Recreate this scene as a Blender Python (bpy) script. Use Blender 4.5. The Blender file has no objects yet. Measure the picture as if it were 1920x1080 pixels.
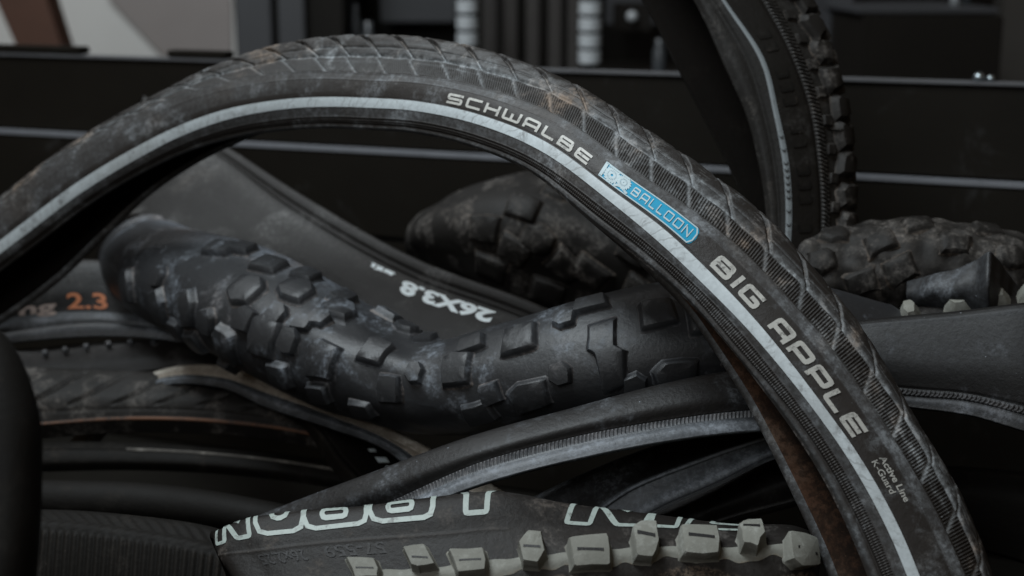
import bpy, math, random
import numpy as np
from mathutils import Matrix, Vector
random.seed(7); rng = np.random.default_rng(7)
scene = bpy.context.scene
# ------------------------------------------------------------------ camera, light, exposure
CAM_H, PITCH, FPX = 0.66, math.radians(13.2), 50/36*1920
cam = bpy.data.cameras.new('camera'); cam.lens = 50; cam.sensor_width = 36
cam.clip_start = 0.05; cam.clip_end = 100
cam_o = bpy.data.objects.new('camera', cam); scene.collection.objects.link(cam_o)
cam_o.location = (0, 0, CAM_H); cam_o.rotation_euler = (math.pi/2-PITCH, 0, 0)
scene.camera = cam_o
cam.dof.use_dof = True; cam.dof.focus_distance = 0.985; cam.dof.aperture_fstop = 5.2
world = bpy.data.worlds.new('World'); scene.world = world; world.use_nodes = True
bg = world.node_tree.nodes['Background']; bg.inputs[0].default_value = (1.0, 0.73, 0.46, 1); bg.inputs[1].default_value = 0.085
def area(name, loc, target, sx, sy, power, col):
    l = bpy.data.lights.new(name, 'AREA'); l.shape = 'RECTANGLE'; l.size = sx; l.size_y = sy; l.energy = power; l.color = col
    o = bpy.data.objects.new(name, l); scene.collection.objects.link(o); o.location = loc
    o.rotation_euler = (Vector(target)-Vector(loc)).to_track_quat('-Z', 'Y').to_euler(); return o
area('overhead_lamp', (-0.75, 0.75, 2.3), (0.1, 1.1, 0.4), 1.0, 0.8, 54, (0.86, 0.95, 1.0))
area('front_lamp', (-0.9, -1.0, 1.7), (0.15, 1.0, 0.45), 1.1, 0.9, 14, (0.90, 0.96, 1.0))
area('room_lamp', (-1.3, 2.4, 2.6), (-1.0, 3.8, 0.8), 1.0, 1.0, 34, (0.93, 0.97, 1.0))
scene.view_settings.view_transform = 'Standard'; scene.view_settings.look = 'None'
scene.view_settings.exposure = -0.1; scene.view_settings.gamma = 1; scene.view_settings.use_curve_mapping = False
scene.render.engine = 'CYCLES'; scene.cycles.use_denoising = True
scene.cycles.max_bounces = 5

# ------------------------------------------------------------------ helpers
cp, sp = math.cos(PITCH), math.sin(PITCH)
FWD = np.array([0, cp, -sp]); UP = np.array([0, sp, cp]); RIGHT = np.array([1., 0, 0]); EYE = np.array([0, 0, CAM_H])
def P(x, y, D):
    return EYE + D*(FWD + RIGHT*((x-960)/FPX) + UP*((540-y)/FPX))
def project(A):
    d = A-EYE; z = d@FWD
    return 960+FPX*(d@RIGHT)/z, 540-FPX*(d@UP)/z, z
def herm(xs, Y, q):
    xs = np.asarray(xs, float); Y = np.asarray(Y, float); q = np.asarray(q, float)
    h = np.diff(xs); s = np.diff(Y, axis=0)/h.reshape((-1,)+(1,)*(Y.ndim-1))
    m = np.empty_like(Y); m[0] = s[0]; m[-1] = s[-1]
    if len(xs) > 2:
        w = (h[1:]/(h[1:]+h[:-1])).reshape((-1,)+(1,)*(Y.ndim-1))
        m[1:-1] = s[:-1]*w + s[1:]*(1-w)
    i = np.clip(np.searchsorted(xs, q, side='right')-1, 0, len(xs)-2)
    sh = (-1,)+(1,)*(Y.ndim-1)
    t = ((q-xs[i])/h[i]).reshape(sh); H = h[i].reshape(sh)
    return ((2*t**3-3*t*t+1)*Y[i] + (t**3-2*t*t+t)*H*m[i] + (-2*t**3+3*t*t)*Y[i+1] + (t**3-t*t)*H*m[i+1])
def unit(a): return a/np.maximum(np.linalg.norm(a, axis=-1, keepdims=True), 1e-12)
def ss(a, b, x):
    t = np.clip((x-a)/(b-a), 0, 1); return t*t*(3-2*t)

class Surf:
    """a smooth sheet through rows of points; u in 0..1 along, v in row index 0..K-1 across"""
    def __init__(s, rows, front=None, flip=None):
        s.R = np.array(rows, float); mid = s.R.mean(axis=1)
        c = np.r_[0, np.cumsum(np.linalg.norm(np.diff(mid, axis=0), axis=1))]
        s.L = c[-1]; s.us = c/c[-1]; s.K = s.R.shape[1]; s.sgn = 1
        s.gu = np.linspace(0, 1, 700); s.gv = np.linspace(0, s.K-1, (s.K-1)*14+1)
        s.G = s.grid(s.gu, s.gv)
        if front is None: front = s.K*0.6
        j = int(front/(s.K-1)*(len(s.gv)-1)); N = s.normals(s.G)
        if flip is None:
            k = np.sum(N[:, j]*(EYE-s.G[:, j]), axis=1).mean()
            s.sgn = 1 if k > 0 else -1
        else: s.sgn = flip
        s.N = N*s.sgn
        s.px, s.py, s.pz = project(s.G)
        s.face = np.sum(s.N*(EYE-s.G), axis=2) > 0
    def grid(s, us, vs):
        A = herm(s.us, s.R, us)
        B = herm(np.arange(s.K), A.transpose(1, 0, 2), vs)
        return B.transpose(1, 0, 2)
    def normals(s, G):
        du = np.gradient(G, axis=0); dv = np.gradient(G, axis=1)
        return unit(np.cross(du, dv))
    def _bil(s, F, u, v):
        x = np.clip(u, 0, 1)*(len(s.gu)-1); y = np.clip(v, 0, s.K-1)/(s.K-1)*(len(s.gv)-1)
        i = np.minimum(x.astype(int), len(s.gu)-2); j = np.minimum(y.astype(int), len(s.gv)-2)
        a = (x-i)[..., None]; b = (y-j)[..., None]
        return (F[i, j]*(1-a)+F[i+1, j]*a)*(1-b) + (F[i, j+1]*(1-a)+F[i+1, j+1]*a)*b
    def at(s, u, v, h=0.0):
        u = np.asarray(u, float); v = np.asarray(v, float)
        return s._bil(s.G, u, v) + s._bil(s.N, u, v)*np.asarray(h)[..., None] if np.ndim(h) else s._bil(s.G, u, v)+s._bil(s.N, u, v)*h
    def find(s, x, y, vr=None, anyface=False):
        d = (s.px-x)**2+(s.py-y)**2
        if not anyface: d = np.where(s.face, d, d+1e6)
        if vr is not None:
            d = np.where(((s.gv >= vr[0]) & (s.gv <= vr[1]))[None, :], d, 1e12)
        i, j = np.unravel_index(np.argmin(d), d.shape)
        return s.gu[i], s.gv[j]
    def local(s, u, v, a, b, h):
        """points at metric offsets a (along) and b (across) round (u,v), lifted h"""
        e = 0.004
        su = np.linalg.norm(s.at(min(u+e, 1), v)-s.at(max(u-e, 0), v))/(min(u+e, 1)-max(u-e, 0))
        v0, v1 = max(v-.15, 0), min(v+.15, s.K-1)
        sv = np.linalg.norm(s.at(u, v1)-s.at(u, v0))/(v1-v0)
        return s.at(u+np.asarray(a)/su, v+np.asarray(b)/sv, np.asarray(h, float))

def back_rows(stations, front, w, far=None):
    """station = (D, [silhouette ... bead pixels]); adds the far side of the casing behind it"""
    rows = []
    for st in stations:
        D, pts = st[0], [np.array(p, float) for p in st[1]]
        S, B = pts[0], pts[-1]
        F = np.array(st[2], float) if len(st) > 2 else S+(B-S)*0.96
        bk = [P(*F, D+w*0.84), P(*(S+(B-S)*.55), D+w), P(*(S+(B-S)*.16), D+w*.72), P(*(S+(B-S)*.03), D+w*.3)]
        rows.append(bk + [P(*p, D-f) for p, f in zip(pts, front)])
    return rows
def tube_rows(path, K=20, n=70, prof=None):
    """path = (x, y, D, radius in pixels[, squash]); v=0 faces the camera, v rises over the top to the back"""
    path = [tuple(p)+(1,) if len(p) == 4 else p for p in path]
    C = np.array([P(p[0], p[1], p[2]) for p in path]); R = np.array([p[3]*p[2]/FPX for p in path]); Q = np.array([p[4] for p in path])
    c = np.r_[0, np.cumsum(np.linalg.norm(np.diff(C, axis=0), axis=1))]
    q = np.linspace(0, c[-1], n); C2 = herm(c, C, q); R2 = herm(c, R, q); Q2 = herm(c, Q, q)
    T = unit(np.gradient(C2, axis=0)); view = unit(EYE-C2)
    e2 = unit(np.cross(view, T)); e2 = np.where((e2@UP)[:, None] < 0, -e2, e2)
    for i in range(1, n):
        if (e2[i]*e2[i-1]).sum() < 0: e2[i] *= -1
    e1 = unit(np.cross(T, e2)); e1 = np.where(np.sum(e1*view, axis=1)[:, None] < 0, -e1, e1)
    an = np.linspace(math.pi, 3*math.pi, K+1); rows = []
    for i in range(n):
        pr = np.ones(K+1) if prof is None else prof(an, i/(n-1))
        rows.append(C2[i] + (R2[i]*pr*np.cos(an))[:, None]*e1[i] + (R2[i]*Q2[i]*pr*np.sin(an))[:, None]*e2[i])
    return rows

def mesh_obj(name, V, F, mat, parent=None, smooth=True, uv=None, attrs=None, mi=None, mats=None):
    V = np.asarray(V, float)
    if parent is not None:
        V = V-np.array(root_of(parent).location)
    me = bpy.data.meshes.new(name)
    F = np.asarray(F) if not isinstance(F, list) else F
    if isinstance(F, np.ndarray):
        me.vertices.add(len(V)); me.vertices.foreach_set('co', V.astype(np.float32).ravel())
        n, k = F.shape
        me.loops.add(n*k); me.loops.foreach_set('vertex_index', F.astype(np.int32).ravel())
        me.polygons.add(n); me.polygons.foreach_set('loop_start', (np.arange(n)*k).astype(np.int32))
        loops = F.ravel(); me.update(calc_edges=True)
    else:
        me.from_pydata([tuple(v) for v in V], [], [list(map(int, f)) for f in F]); me.update()
        loops = np.empty(len(me.loops), np.int32); me.loops.foreach_get('vertex_index', loops)
    me.polygons.foreach_set('use_smooth', np.full(len(me.polygons), smooth))
    if uv is not None:
        l = me.uv_layers.new(name='uv'); l.data.foreach_set('uv', np.asarray(uv, np.float32)[loops].ravel())
    for k_, a in (attrs or {}).items():
        at = me.attributes.new(k_, 'FLOAT', 'POINT'); at.data.foreach_set('value', np.asarray(a, np.float32).ravel())
    for m in (mats or [mat]): me.materials.append(m)
    if mi is not None: me.polygons.foreach_set('material_index', np.asarray(mi, np.int32))
    me.validate(); me.update()
    o = bpy.data.objects.new(name, me); scene.collection.objects.link(o)
    if parent is not None: o.parent = parent
    return o
def root_of(o):
    while o.parent: o = o.parent
    return o
def gridfaces(nu, nv, off=0, rev=False):
    i = np.arange(nu-1)[:, None]*nv+np.arange(nv-1)[None, :]
    f = np.stack([i, i+nv, i+nv+1, i+1], axis=-1).reshape(-1, 4)+off
    return f[:, ::-1] if rev else f
def sheet(name, s, mat, parent, u=(0, 1), v=None, nu=300, nv=80, disp=None, thick=None, inner=None, lift=0.0, closed=False):
    """mesh one patch of a Surf; disp(U metres, V) -> height, attrs; thick adds an inner skin and rims"""
    v = v or (0, s.K-1)
    us = np.linspace(*u, nu); vs = np.linspace(*v, nv)
    G = s.grid(us, vs); N = s.normals(G)*s.sgn
    U, V = np.meshgrid(us*s.L, vs, indexing='ij'); at = {}
    if disp is not None:
        h, at = disp(U, V); G1 = G+N*(np.asarray(h)+lift)[..., None]
    else: G1 = G+N*lift
    dv = np.r_[0, np.cumsum(np.linalg.norm(np.diff(G[nu//2], axis=0), axis=1))]
    UV = np.stack([U, np.broadcast_to(dv, U.shape)], axis=-1).reshape(-1, 2)
    rev = s.sgn < 0
    F = gridfaces(nu, nv, 0, rev); VV = G1.reshape(-1, 3); mi = np.zeros(len(F), int)
    full = {k: np.asarray(a).ravel() for k, a in at.items()}
    if thick:
        G2 = (G-N*thick).reshape(-1, 3); n = nu*nv
        F2 = gridfaces(nu, nv, n, not rev)
        a = np.arange(nu-1)*nv; b = np.arange(nv-1)
        def rim(p): 
            q = np.stack([p[0], p[1], p[1]+n, p[0]+n], axis=-1); return q
        rims = np.concatenate([rim((a, a+nv)), rim((a+nv-1, a+2*nv-1))[:, ::-1], rim((b, b+1))[:, ::-1], rim((b+(nu-1)*nv, b+1+(nu-1)*nv))])
        if closed: rims = rims[2*(nu-1):]
        F = np.concatenate([F, F2, rims]); VV = np.concatenate([VV, G2]); UV = np.concatenate([UV, UV])
        mi = np.r_[mi, np.ones(len(F2), int), np.zeros(len(rims), int)]
        full = {k: np.r_[a_, np.zeros(n)] for k, a_ in full.items()}
    return mesh_obj(name, VV, F, mat, parent, True, UV, full, mi if thick else None, [mat, inner or mat] if thick else None)

def thing(name, label, cat, loc, group=None):
    o = bpy.data.objects.new(name, None); o.empty_display_size = .05; scene.collection.objects.link(o)
    o.location = Vector([float(c) for c in loc]); o['label'] = label; o['category'] = cat
    if group: o['group'] = group
    return o
def base_of(s):
    g = s.G.reshape(-1, 3); return (g[:, 0].mean(), g[:, 1].mean(), g[:, 2].min())
def struct(o):
    o['kind'] = 'structure'; return o

# ------------------------------------------------------------------ materials
class NT:
    def __init__(s, name):
        s.m = bpy.data.materials.new(name); s.m.use_nodes = True; s.t = s.m.node_tree; s.n = s.t.nodes
        s.b = s.n['Principled BSDF']
    def node(s, k, **kw):
        n = s.n.new(k)
        for a, v in kw.items(): setattr(n, a, v)
        return n
    def link(s, a, b): s.t.links.new(a, b)
    def val(s, sock, x):
        if isinstance(x, bpy.types.NodeSocket): s.link(x, sock)
        else: sock.default_value = x
    def math(s, op, a, b=0.0, clamp=False):
        n = s.node('ShaderNodeMath', operation=op, use_clamp=clamp); s.val(n.inputs[0], a); s.val(n.inputs[1], b); return n.outputs[0]
    def mix(s, f, a, b):
        n = s.node('ShaderNodeMix', data_type='RGBA'); s.val(n.inputs[0], f); s.val(n.inputs[6], a); s.val(n.inputs[7], b); return n.outputs[2]
    def noise(s, vec, scale, detail=6, rough=.6, dist=0):
        n = s.node('ShaderNodeTexNoise'); s.link(vec, n.inputs['Vector']); n.inputs['Scale'].default_value = scale
        n.inputs['Detail'].default_value = detail; n.inputs['Roughness'].default_value = rough; n.inputs['Distortion'].default_value = dist
        return n.outputs['Fac']
    def ramp(s, f, a, b):
        n = s.node('ShaderNodeMapRange'); n.interpolation_type = 'SMOOTHSTEP'; s.link(f, n.inputs['Value'])
        n.inputs['From Min'].default_value = a; n.inputs['From Max'].default_value = b; return n.outputs['Result']
    def coord(s, which='Object', scale=(1, 1, 1)):
        c = s.node('ShaderNodeTexCoord'); mp = s.node('ShaderNodeMapping'); s.link(c.outputs[which], mp.inputs['Vector'])
        mp.inputs['Scale'].default_value = scale; return mp.outputs['Vector']
    def attr(s, name):
        n = s.node('ShaderNodeAttribute'); n.attribute_name = name; return n.outputs['Fac']
def c4(c): return (c[0], c[1], c[2], 1)
def rubber(name, base=(.020, .019, .019), dust_sheen=(.14, .15, .16), amount=.5, rough=.5, brown=.25, specks=.5, streak=.5, bump=.25, mask=True, spec=.27, sc=22, brown_col=(.13, .095, .07), cover=.56):
    t = NT(name); oc = t.coord('Object'); uv = t.coord('UV', (9, 160, 1)); 
    big = t.ramp(t.noise(oc, sc, 10, .68, 0), cover-.05, cover+.11)
    fine = t.ramp(t.noise(oc, 260, 6, .75), .43, .60)
    strk = t.ramp(t.noise(uv, 1.0, 7, .66, .4), .52, .72)
    d = t.math('MULTIPLY', big, t.math('ADD', t.math('MULTIPLY', fine, .82), .18))
    d = t.math('ADD', t.math('MULTIPLY', d, amount), t.math('MULTIPLY', t.math('MULTIPLY', strk, streak), t.math('ADD', t.math('MULTIPLY', big, .7), .25)))
    if mask: d = t.math('ADD', d, t.math('MULTIPLY', t.attr('dust'), t.math('ADD', t.math('MULTIPLY', fine, .5), t.math('ADD', t.math('MULTIPLY', big, .45), .32))))  # mask carries dust and, on some tyres, painted highlights
    vo = t.node('ShaderNodeTexVoronoi'); t.link(oc, vo.inputs['Vector']); vo.inputs['Scale'].default_value = 170
    sp_ = t.math('MULTIPLY', t.math('LESS_THAN', vo.outputs['Distance'], .085), t.math('GREATER_THAN', t.noise(oc, 60, 2), .60))
    d = t.math('ADD', d, t.math('MULTIPLY', sp_, specks), clamp=True)
    bc = t.mix(t.math('MULTIPLY', t.ramp(t.noise(oc, 17, 6, .65), .48, .68), brown, clamp=True), c4(dust_sheen), c4(brown_col))
    if mask: 
        bc = t.mix(t.attr('earth'), bc, c4(brown_col)); d = t.math('MAXIMUM', d, t.math('MULTIPLY', t.attr('earth'), fine), clamp=True)
    col = t.mix(d, c4(base), bc)
    t.link(col, t.b.inputs['Base Color'])
    r = t.math('ADD', t.math('MULTIPLY', d, .35), t.math('ADD', t.math('MULTIPLY', t.noise(oc, 40, 3), .16), rough-.08), clamp=True)
    t.link(r, t.b.inputs['Roughness']); t.b.inputs['Specular IOR Level'].default_value = spec
    bn = t.node('ShaderNodeBump'); bn.inputs['Strength'].default_value = bump; bn.inputs['Distance'].default_value = .0022
    hgt = t.math('ADD', t.noise(oc, 240, 6, .7), t.math('MULTIPLY', t.noise(oc, 34, 5, .6), .5))
    t.link(hgt, bn.inputs['Height']); t.link(bn.outputs[0], t.b.inputs['Normal'])
    return t.m
def paint(name, col, rough=.5, var=.25, scale=60, wear=.0, wear_col=(.03, .03, .03), metal=0, bump=.1, wear_scale=140, spec=.5, weave=0):
    t = NT(name); t.b.inputs['Specular IOR Level'].default_value = spec; oc = t.coord('Object'); n = t.noise(oc, scale, 6, .65)
    dk = tuple(c*(1-var) for c in col); c = t.mix(n, c4(dk), c4(tuple(min(1, c*(1+var*.5)) for c in col)))
    if wear: 
        w = t.ramp(t.noise(oc, wear_scale, 7, .75, .5), .62-.2*wear, .8-.2*wear); c = t.mix(t.math('MULTIPLY', w, .85), c, c4(wear_col))
    if weave:
        uv = t.coord('UV', (1, 1, 1)); wv = t.node('ShaderNodeTexWave', bands_direction='DIAGONAL'); t.link(uv, wv.inputs['Vector']); wv.inputs['Scale'].default_value = 62; wv.inputs['Distortion'].default_value = 6; wv.inputs['Detail'].default_value = 3
        ln = t.math('MULTIPLY', t.ramp(wv.outputs['Fac'], .90, 1.0), t.ramp(t.noise(oc, 30, 3), .45, .6)); c = t.mix(t.math('MULTIPLY', ln, weave*2), c, c4(wear_col))
        c = t.mix(t.math('MULTIPLY', t.ramp(t.noise(oc, 11, 6, .7), .48, .68), .38), c, c4((.20, .195, .185)))
        gr = t.ramp(t.noise(oc, 420, 2, .5), .35, .7); c = t.mix(t.math('MULTIPLY', gr, weave), c, c4(tuple(k*.55 for k in col)))
    t.link(c, t.b.inputs['Base Color']); t.b.inputs['Roughness'].default_value = rough; t.b.inputs['Metallic'].default_value = metal
    bn = t.node('ShaderNodeBump'); bn.inputs['Strength'].default_value = bump; bn.inputs['Distance'].default_value = .001
    t.link(t.noise(oc, scale*4, 5), bn.inputs['Height']); t.link(bn.outputs[0], t.b.inputs['Normal'])
    return t.m
M = {}
M['hero_tread'] = rubber('dusty_tread_rubber', base=(.0175, .015, .0135), dust_sheen=(.25, .265, .275), amount=.5, rough=.48, brown=.9, streak=.62, cover=.53, brown_col=(.21, .155, .115), sc=34)
M['hero_side'] = rubber('scuffed_sidewall_rubber', base=(.025, .0215, .0195), dust_sheen=(.18, .19, .20), amount=.5, rough=.5, brown=.55, streak=.10, specks=.25, cover=.54, brown_col=(.16, .13, .105), sc=32)
M['lining'] = rubber('rusty_lining_rubber', base=(.014, .0105, .0085), dust_sheen=(.082, .044, .028), amount=.6, rough=.8, brown=.6, streak=.12, cover=.52, brown_col=(.16, .115, .085), spec=.1, sc=40)
M['dark_lining'] = rubber('dark_lining_rubber', base=(.0055, .0045, .0038), dust_sheen=(.03, .026, .022), amount=.15, rough=.85, streak=.05, mask=False, spec=.05, specks=.1)
M['black'] = rubber('clean_black_rubber', base=(.0105, .0092, .0085), dust_sheen=(.12, .115, .11), amount=.34, rough=.45, brown=.5, streak=.07, spec=.22, cover=.55, sc=28)
M['front'] = rubber('front_tyre_rubber', base=(.0115, .0098, .0088), dust_sheen=(.11, .10, .092), amount=.5, rough=.5, brown=.6, streak=.03, spec=.2, cover=.56, sc=40, specks=.4)
M['rear'] = rubber('rear_tyre_rubber', base=(.0085, .0075, .0065), dust_sheen=(.12, .115, .11), amount=.2, rough=.5, brown=.5, streak=.05, spec=.18, cover=.56, sc=30)
M['side_wall'] = rubber('dusty_side_rubber', base=(.0085, .0078, .0075), dust_sheen=(.17, .18, .20), amount=.5, rough=.5, brown=.25, streak=.12, specks=.9, cover=.56, sc=13, spec=.22)
M['wide'] = rubber('wide_scuffed_rubber', base=(.0105, .0095, .0088), dust_sheen=(.15, .148, .145), amount=.5, rough=.55, brown=.3, streak=.10, specks=.1, cover=.55, sc=14)
M['knobby'] = rubber('knobby_rubber', base=(.019, .0195, .021), dust_sheen=(.20, .225, .26), amount=.6, rough=.43, brown=.45, streak=.03, spec=.42, cover=.56, brown_col=(.22, .155, .11), sc=26)
M['dusty'] = rubber('dusty_black_rubber', base=(.0105, .0092, .0082), dust_sheen=(.13, .118, .108), amount=.7, rough=.6, brown=.3, streak=.05, cover=.53, sc=30, spec=.2)
M['smooth'] = rubber('smooth_scuffed_rubber', base=(.0115, .0105, .0102), dust_sheen=(.19, .21, .235), amount=.46, rough=.46, brown=.15, streak=.14, specks=.9, cover=.54, sc=17)
M['dim'] = rubber('old_dark_rubber', base=(.0062, .0054, .0046), dust_sheen=(.05, .044, .038), amount=.3, rough=.65, brown=.5, streak=.12, spec=.12)  # dark base puts the shade of the heap into the rubber colour
M['worn_ridge'] = rubber('worn_pale_ridge', base=(.06, .054, .047), dust_sheen=(.30, .28, .25), amount=.6, rough=.6, brown=.3, streak=.6, cover=.5, sc=40, mask=False)
M['tan'] = rubber('tan_sidewall_rubber', base=(.20, .172, .14), dust_sheen=(.46, .43, .38), amount=.7, rough=.65, brown=.4, streak=.5, brown_col=(.16, .09, .05), cover=.48, sc=40)
M['grey_bead'] = rubber('grey_bead_rubber', base=(.040, .043, .047), dust_sheen=(.24, .26, .29), amount=.4, rough=.4, brown=.1, streak=.4, cover=.5, spec=.4)
M['pale'] = rubber('pale_tread_rubber', base=(.165, .163, .142), dust_sheen=(.29, .295, .27), amount=.6, rough=.7, brown=.5, streak=.1, brown_col=(.14, .115, .085), specks=.1, cover=.5, sc=60)
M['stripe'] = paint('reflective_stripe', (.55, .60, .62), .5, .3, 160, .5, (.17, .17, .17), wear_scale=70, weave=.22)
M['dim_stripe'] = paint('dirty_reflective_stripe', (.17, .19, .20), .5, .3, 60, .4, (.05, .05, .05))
M['ink'] = paint('pale_ink', (.44, .432, .40), .5, .25, 200, .62, (.09, .085, .08), wear_scale=190)
M['white_ink'] = paint('white_ink', (.78, .86, .89), .5, .1, 120, .15, (.1, .1, .1))
M['mint_ink'] = paint('mint_ink', (.30, .345, .32), .5, .25, 160, .55, (.07, .065, .06), wear_scale=170)
M['pink_ink'] = paint('pinkish_ink', (.35, .27, .235), .5, .15, 120, .25, (.05, .05, .05))
M['orange_ink'] = paint('orange_ink', (.48, .15, .05), .5, .15, 120, .25, (.05, .05, .05))
M['blue'] = paint('blue_badge', (.008, .29, .48), .5, .2, 200, .14, (.10, .20, .24), wear_scale=200, spec=.2)
M['badge_ink'] = paint('badge_ink', (.40, .50, .53), .5, .15, 200, .3, (.10, .22, .29), wear_scale=200)
M['emboss'] = rubber('embossed_rubber', base=(.013, .012, .012), dust_sheen=(.07, .07, .07), amount=.3, rough=.5, mask=False)

# ------------------------------------------------------------------ lettering
def stroke_pts(pl, closed, ch):
    pts = [np.array(p, float) for p in pl]; out = []; n = len(pts)
    for i, p in enumerate(pts):
        if not closed and i in (0, n-1): out.append(p); continue
        a, b = pts[i-1]-p, pts[(i+1) % n]-p; la, lb = np.linalg.norm(a), np.linalg.norm(b)
        if abs(np.dot(a, b)/(la*lb)) > .97: out.append(p); continue
        k = min(ch, .4*la, .4*lb); out += [p+a/la*k, p+(a/la+b/lb)*k*.28, p+b/lb*k]
    if closed: out.append(out[0])
    res = [out[0]]
    for a, b in zip(out, out[1:]):
        m = max(1, int(np.linalg.norm(b-a)/.12))
        res += [a+(b-a)*(k+1)/m for k in range(m)]
    return np.array(res)
def ribbon(pl, hw, closed=False, ch=.12):
    p = stroke_pts(pl, closed, ch)
    if closed:
        q = p[:-1]; d0 = unit(q-np.roll(q, 1, 0)); d1 = unit(np.roll(q, -1, 0)-q)
    else:
        d = unit(np.diff(p, axis=0)); d0 = np.vstack([d[:1], d]); d1 = np.vstack([d, d[-1:]]); q = p
    n0 = np.stack([-d0[:, 1], d0[:, 0]], 1); n1 = np.stack([-d1[:, 1], d1[:, 0]], 1)
    mt = unit(n0+n1); k = hw/np.clip((mt*n0).sum(1), .45, 1)
    A, B = q+mt*k[:, None], q-mt*k[:, None]
    V = np.empty((2*len(q), 2)); V[0::2] = A; V[1::2] = B
    n = len(q); F = []
    for i in range(n if closed else n-1):
        j = (i+1) % n; F.append((2*i, 2*i+1, 2*j+1, 2*j))
    return V, F
GL = {'S': [[(1, .9), (.07, .9), (.07, .5), (.93, .5), (.93, .1), (0, .1)]], 'C': [[(1, .9), (.07, .9), (.07, .1), (1, .1)]],
 'H': [[(.07, 0), (.07, 1)], [(.93, 0), (.93, 1)], [(.07, .5), (.93, .5)]],
 'W': [[(.06, 1), (.06, .1), (.94, .1), (.94, 1)], [(.5, .1), (.5, .75)]],
 'A': [[(.07, 0), (.07, .9), (.93, .9), (.93, 0)], [(.07, .36), (.93, .36)]],
 'L': [[(.07, 1), (.07, .1), (1, .1)]], 'E': [[(1, .9), (.07, .9), (.07, .1), (1, .1)], [(.07, .5), (.95, .5)]],
 'B': [[(.07, .1), (.07, .9), (.86, .9), (.9, .52), (.07, .52)], [(.5, .5), (.93, .48), (.93, .1), (.0, .1)]],
 'I': [[(.5, 0), (.5, 1)]], 'G': [[(1, .9), (.07, .9), (.07, .1), (.93, .1), (.93, .48), (.5, .48)]],
 'P': [[(.07, 0), (.07, .9), (.93, .9), (.93, .38), (.07, .38)]],
 'O': [('c', [(.07, .1), (.07, .9), (.93, .9), (.93, .1)])], 'N': [[(.07, 0), (.07, 1)], [(.07, .93), (.93, .07)], [(.93, 0), (.93, 1)]]}
OUT = {'N': [[(0, 0), (0, 1), (.34, 1), (.70, .42), (.70, 1), (1, 1), (1, 0), (.66, 0), (.30, .58), (.30, 0)]],
 'O': [[(0, 0), (0, 1), (1, 1), (1, 0)], [(.34, .3), (.34, .7), (.66, .7), (.66, .3)]],
 'B': [[(0, 0), (0, 1), (.95, 1), (.95, .56), (1, .5), (1, 0)], [(.3, .2), (.3, .4), (.68, .4), (.68, .2)], [(.3, .6), (.3, .8), (.66, .8), (.66, .6)]],
 'Y': [[(.33, 0), (.33, .4), (0, 1), (.34, 1), (.5, .68), (.66, 1), (1, 1), (.67, .4), (.67, 0)]],
 'I': [[(0, 0), (0, 1), (1, 1), (1, 0)]],
 'C': [[(0, 0), (0, 1), (1, 1), (1, .7), (.35, .7), (.35, .3), (1, .3), (1, 0)]]}
def lay_word(word, widths, gap, hw, shear=0.0):
    """returns list of (V2d, F) with x 0..total, y 0..1 (units of cap height)"""
    x = 0; res = []
    for ch_, w in zip(word, widths):
        if ch_ == ' ': x += w; continue
        for pl in GL[ch_]:
            cl = pl[0] == 'c'; pl = pl[1] if cl else pl
            V, F = ribbon([(px*w, py) for px, py in pl], hw, cl)
            V = V.copy(); V[:, 0] += x+shear*V[:, 1]; res.append((V, F))
        x += w+gap
    return res, x-gap
def put_strokes(name, s, parts, fu, fv, mat, parent, lift=.0004, dl=.00003):
    VV, FF, n = [], [], 0
    for k, (V, F) in enumerate(parts):
        VV.append(s.at(fu(V[:, 0], V[:, 1]), fv(V[:, 0], V[:, 1]), lift+dl*(k % 9))); FF += [tuple(i+n for i in f) for f in F]; n += len(V)
    return mesh_obj(name, np.vstack(VV), FF, mat, parent)
def font_mesh(txt, bold=0.0, ext=0.0):
    c = bpy.data.curves.new('txt', 'FONT'); c.body = txt; c.offset = bold; c.resolution_u = 4
    o = bpy.data.objects.new('txt', c); scene.collection.objects.link(o)
    me = bpy.data.meshes.new_from_object(o.evaluated_get(bpy.context.evaluated_depsgraph_get()))
    V = np.empty(len(me.vertices)*3); me.vertices.foreach_get('co', V); V = V.reshape(-1, 3)[:, :2]
    F = [tuple(p.vertices) for p in me.polygons]
    bpy.data.objects.remove(o); bpy.data.meshes.remove(me); bpy.data.curves.remove(c)
    V = V-V.min(0); 
    return V, F, V[:, 0].max(), V[:, 1].max()
def put_text(name, s, txt, a, b, v0, v1, mat, parent, bold=.02, lift=.0004, shear=0.0):
    """text from u=a to u=b, foot at row v0 and head at row v1"""
    V, F, w, h = font_mesh(txt, bold)
    return put_strokes(name, s, [(V, F)], lambda x, y: a+(b-a)*(x+shear*y)/w, lambda x, y: v0+(v1-v0)*y/h, mat, parent, lift)
SHAPES = {'block': [(-.5, -.5), (.5, -.42), (.46, .5), (-.44, .46)],
 'trap': [(-.5, -.5), (.42, -.5), (.55, .35), (-.2, .5), (-.5, .3)],
 'hex': [(-.5, -.2), (-.15, -.5), (.4, -.45), (.5, .15), (.2, .5), (-.4, .4)],
 'arrow': [(-.3, -1.0), (.35, -.9), (.55, -.1), (.3, .15), (.45, 1.0), (-.3, .95), (-.45, .2), (-.25, 0)]}
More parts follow.
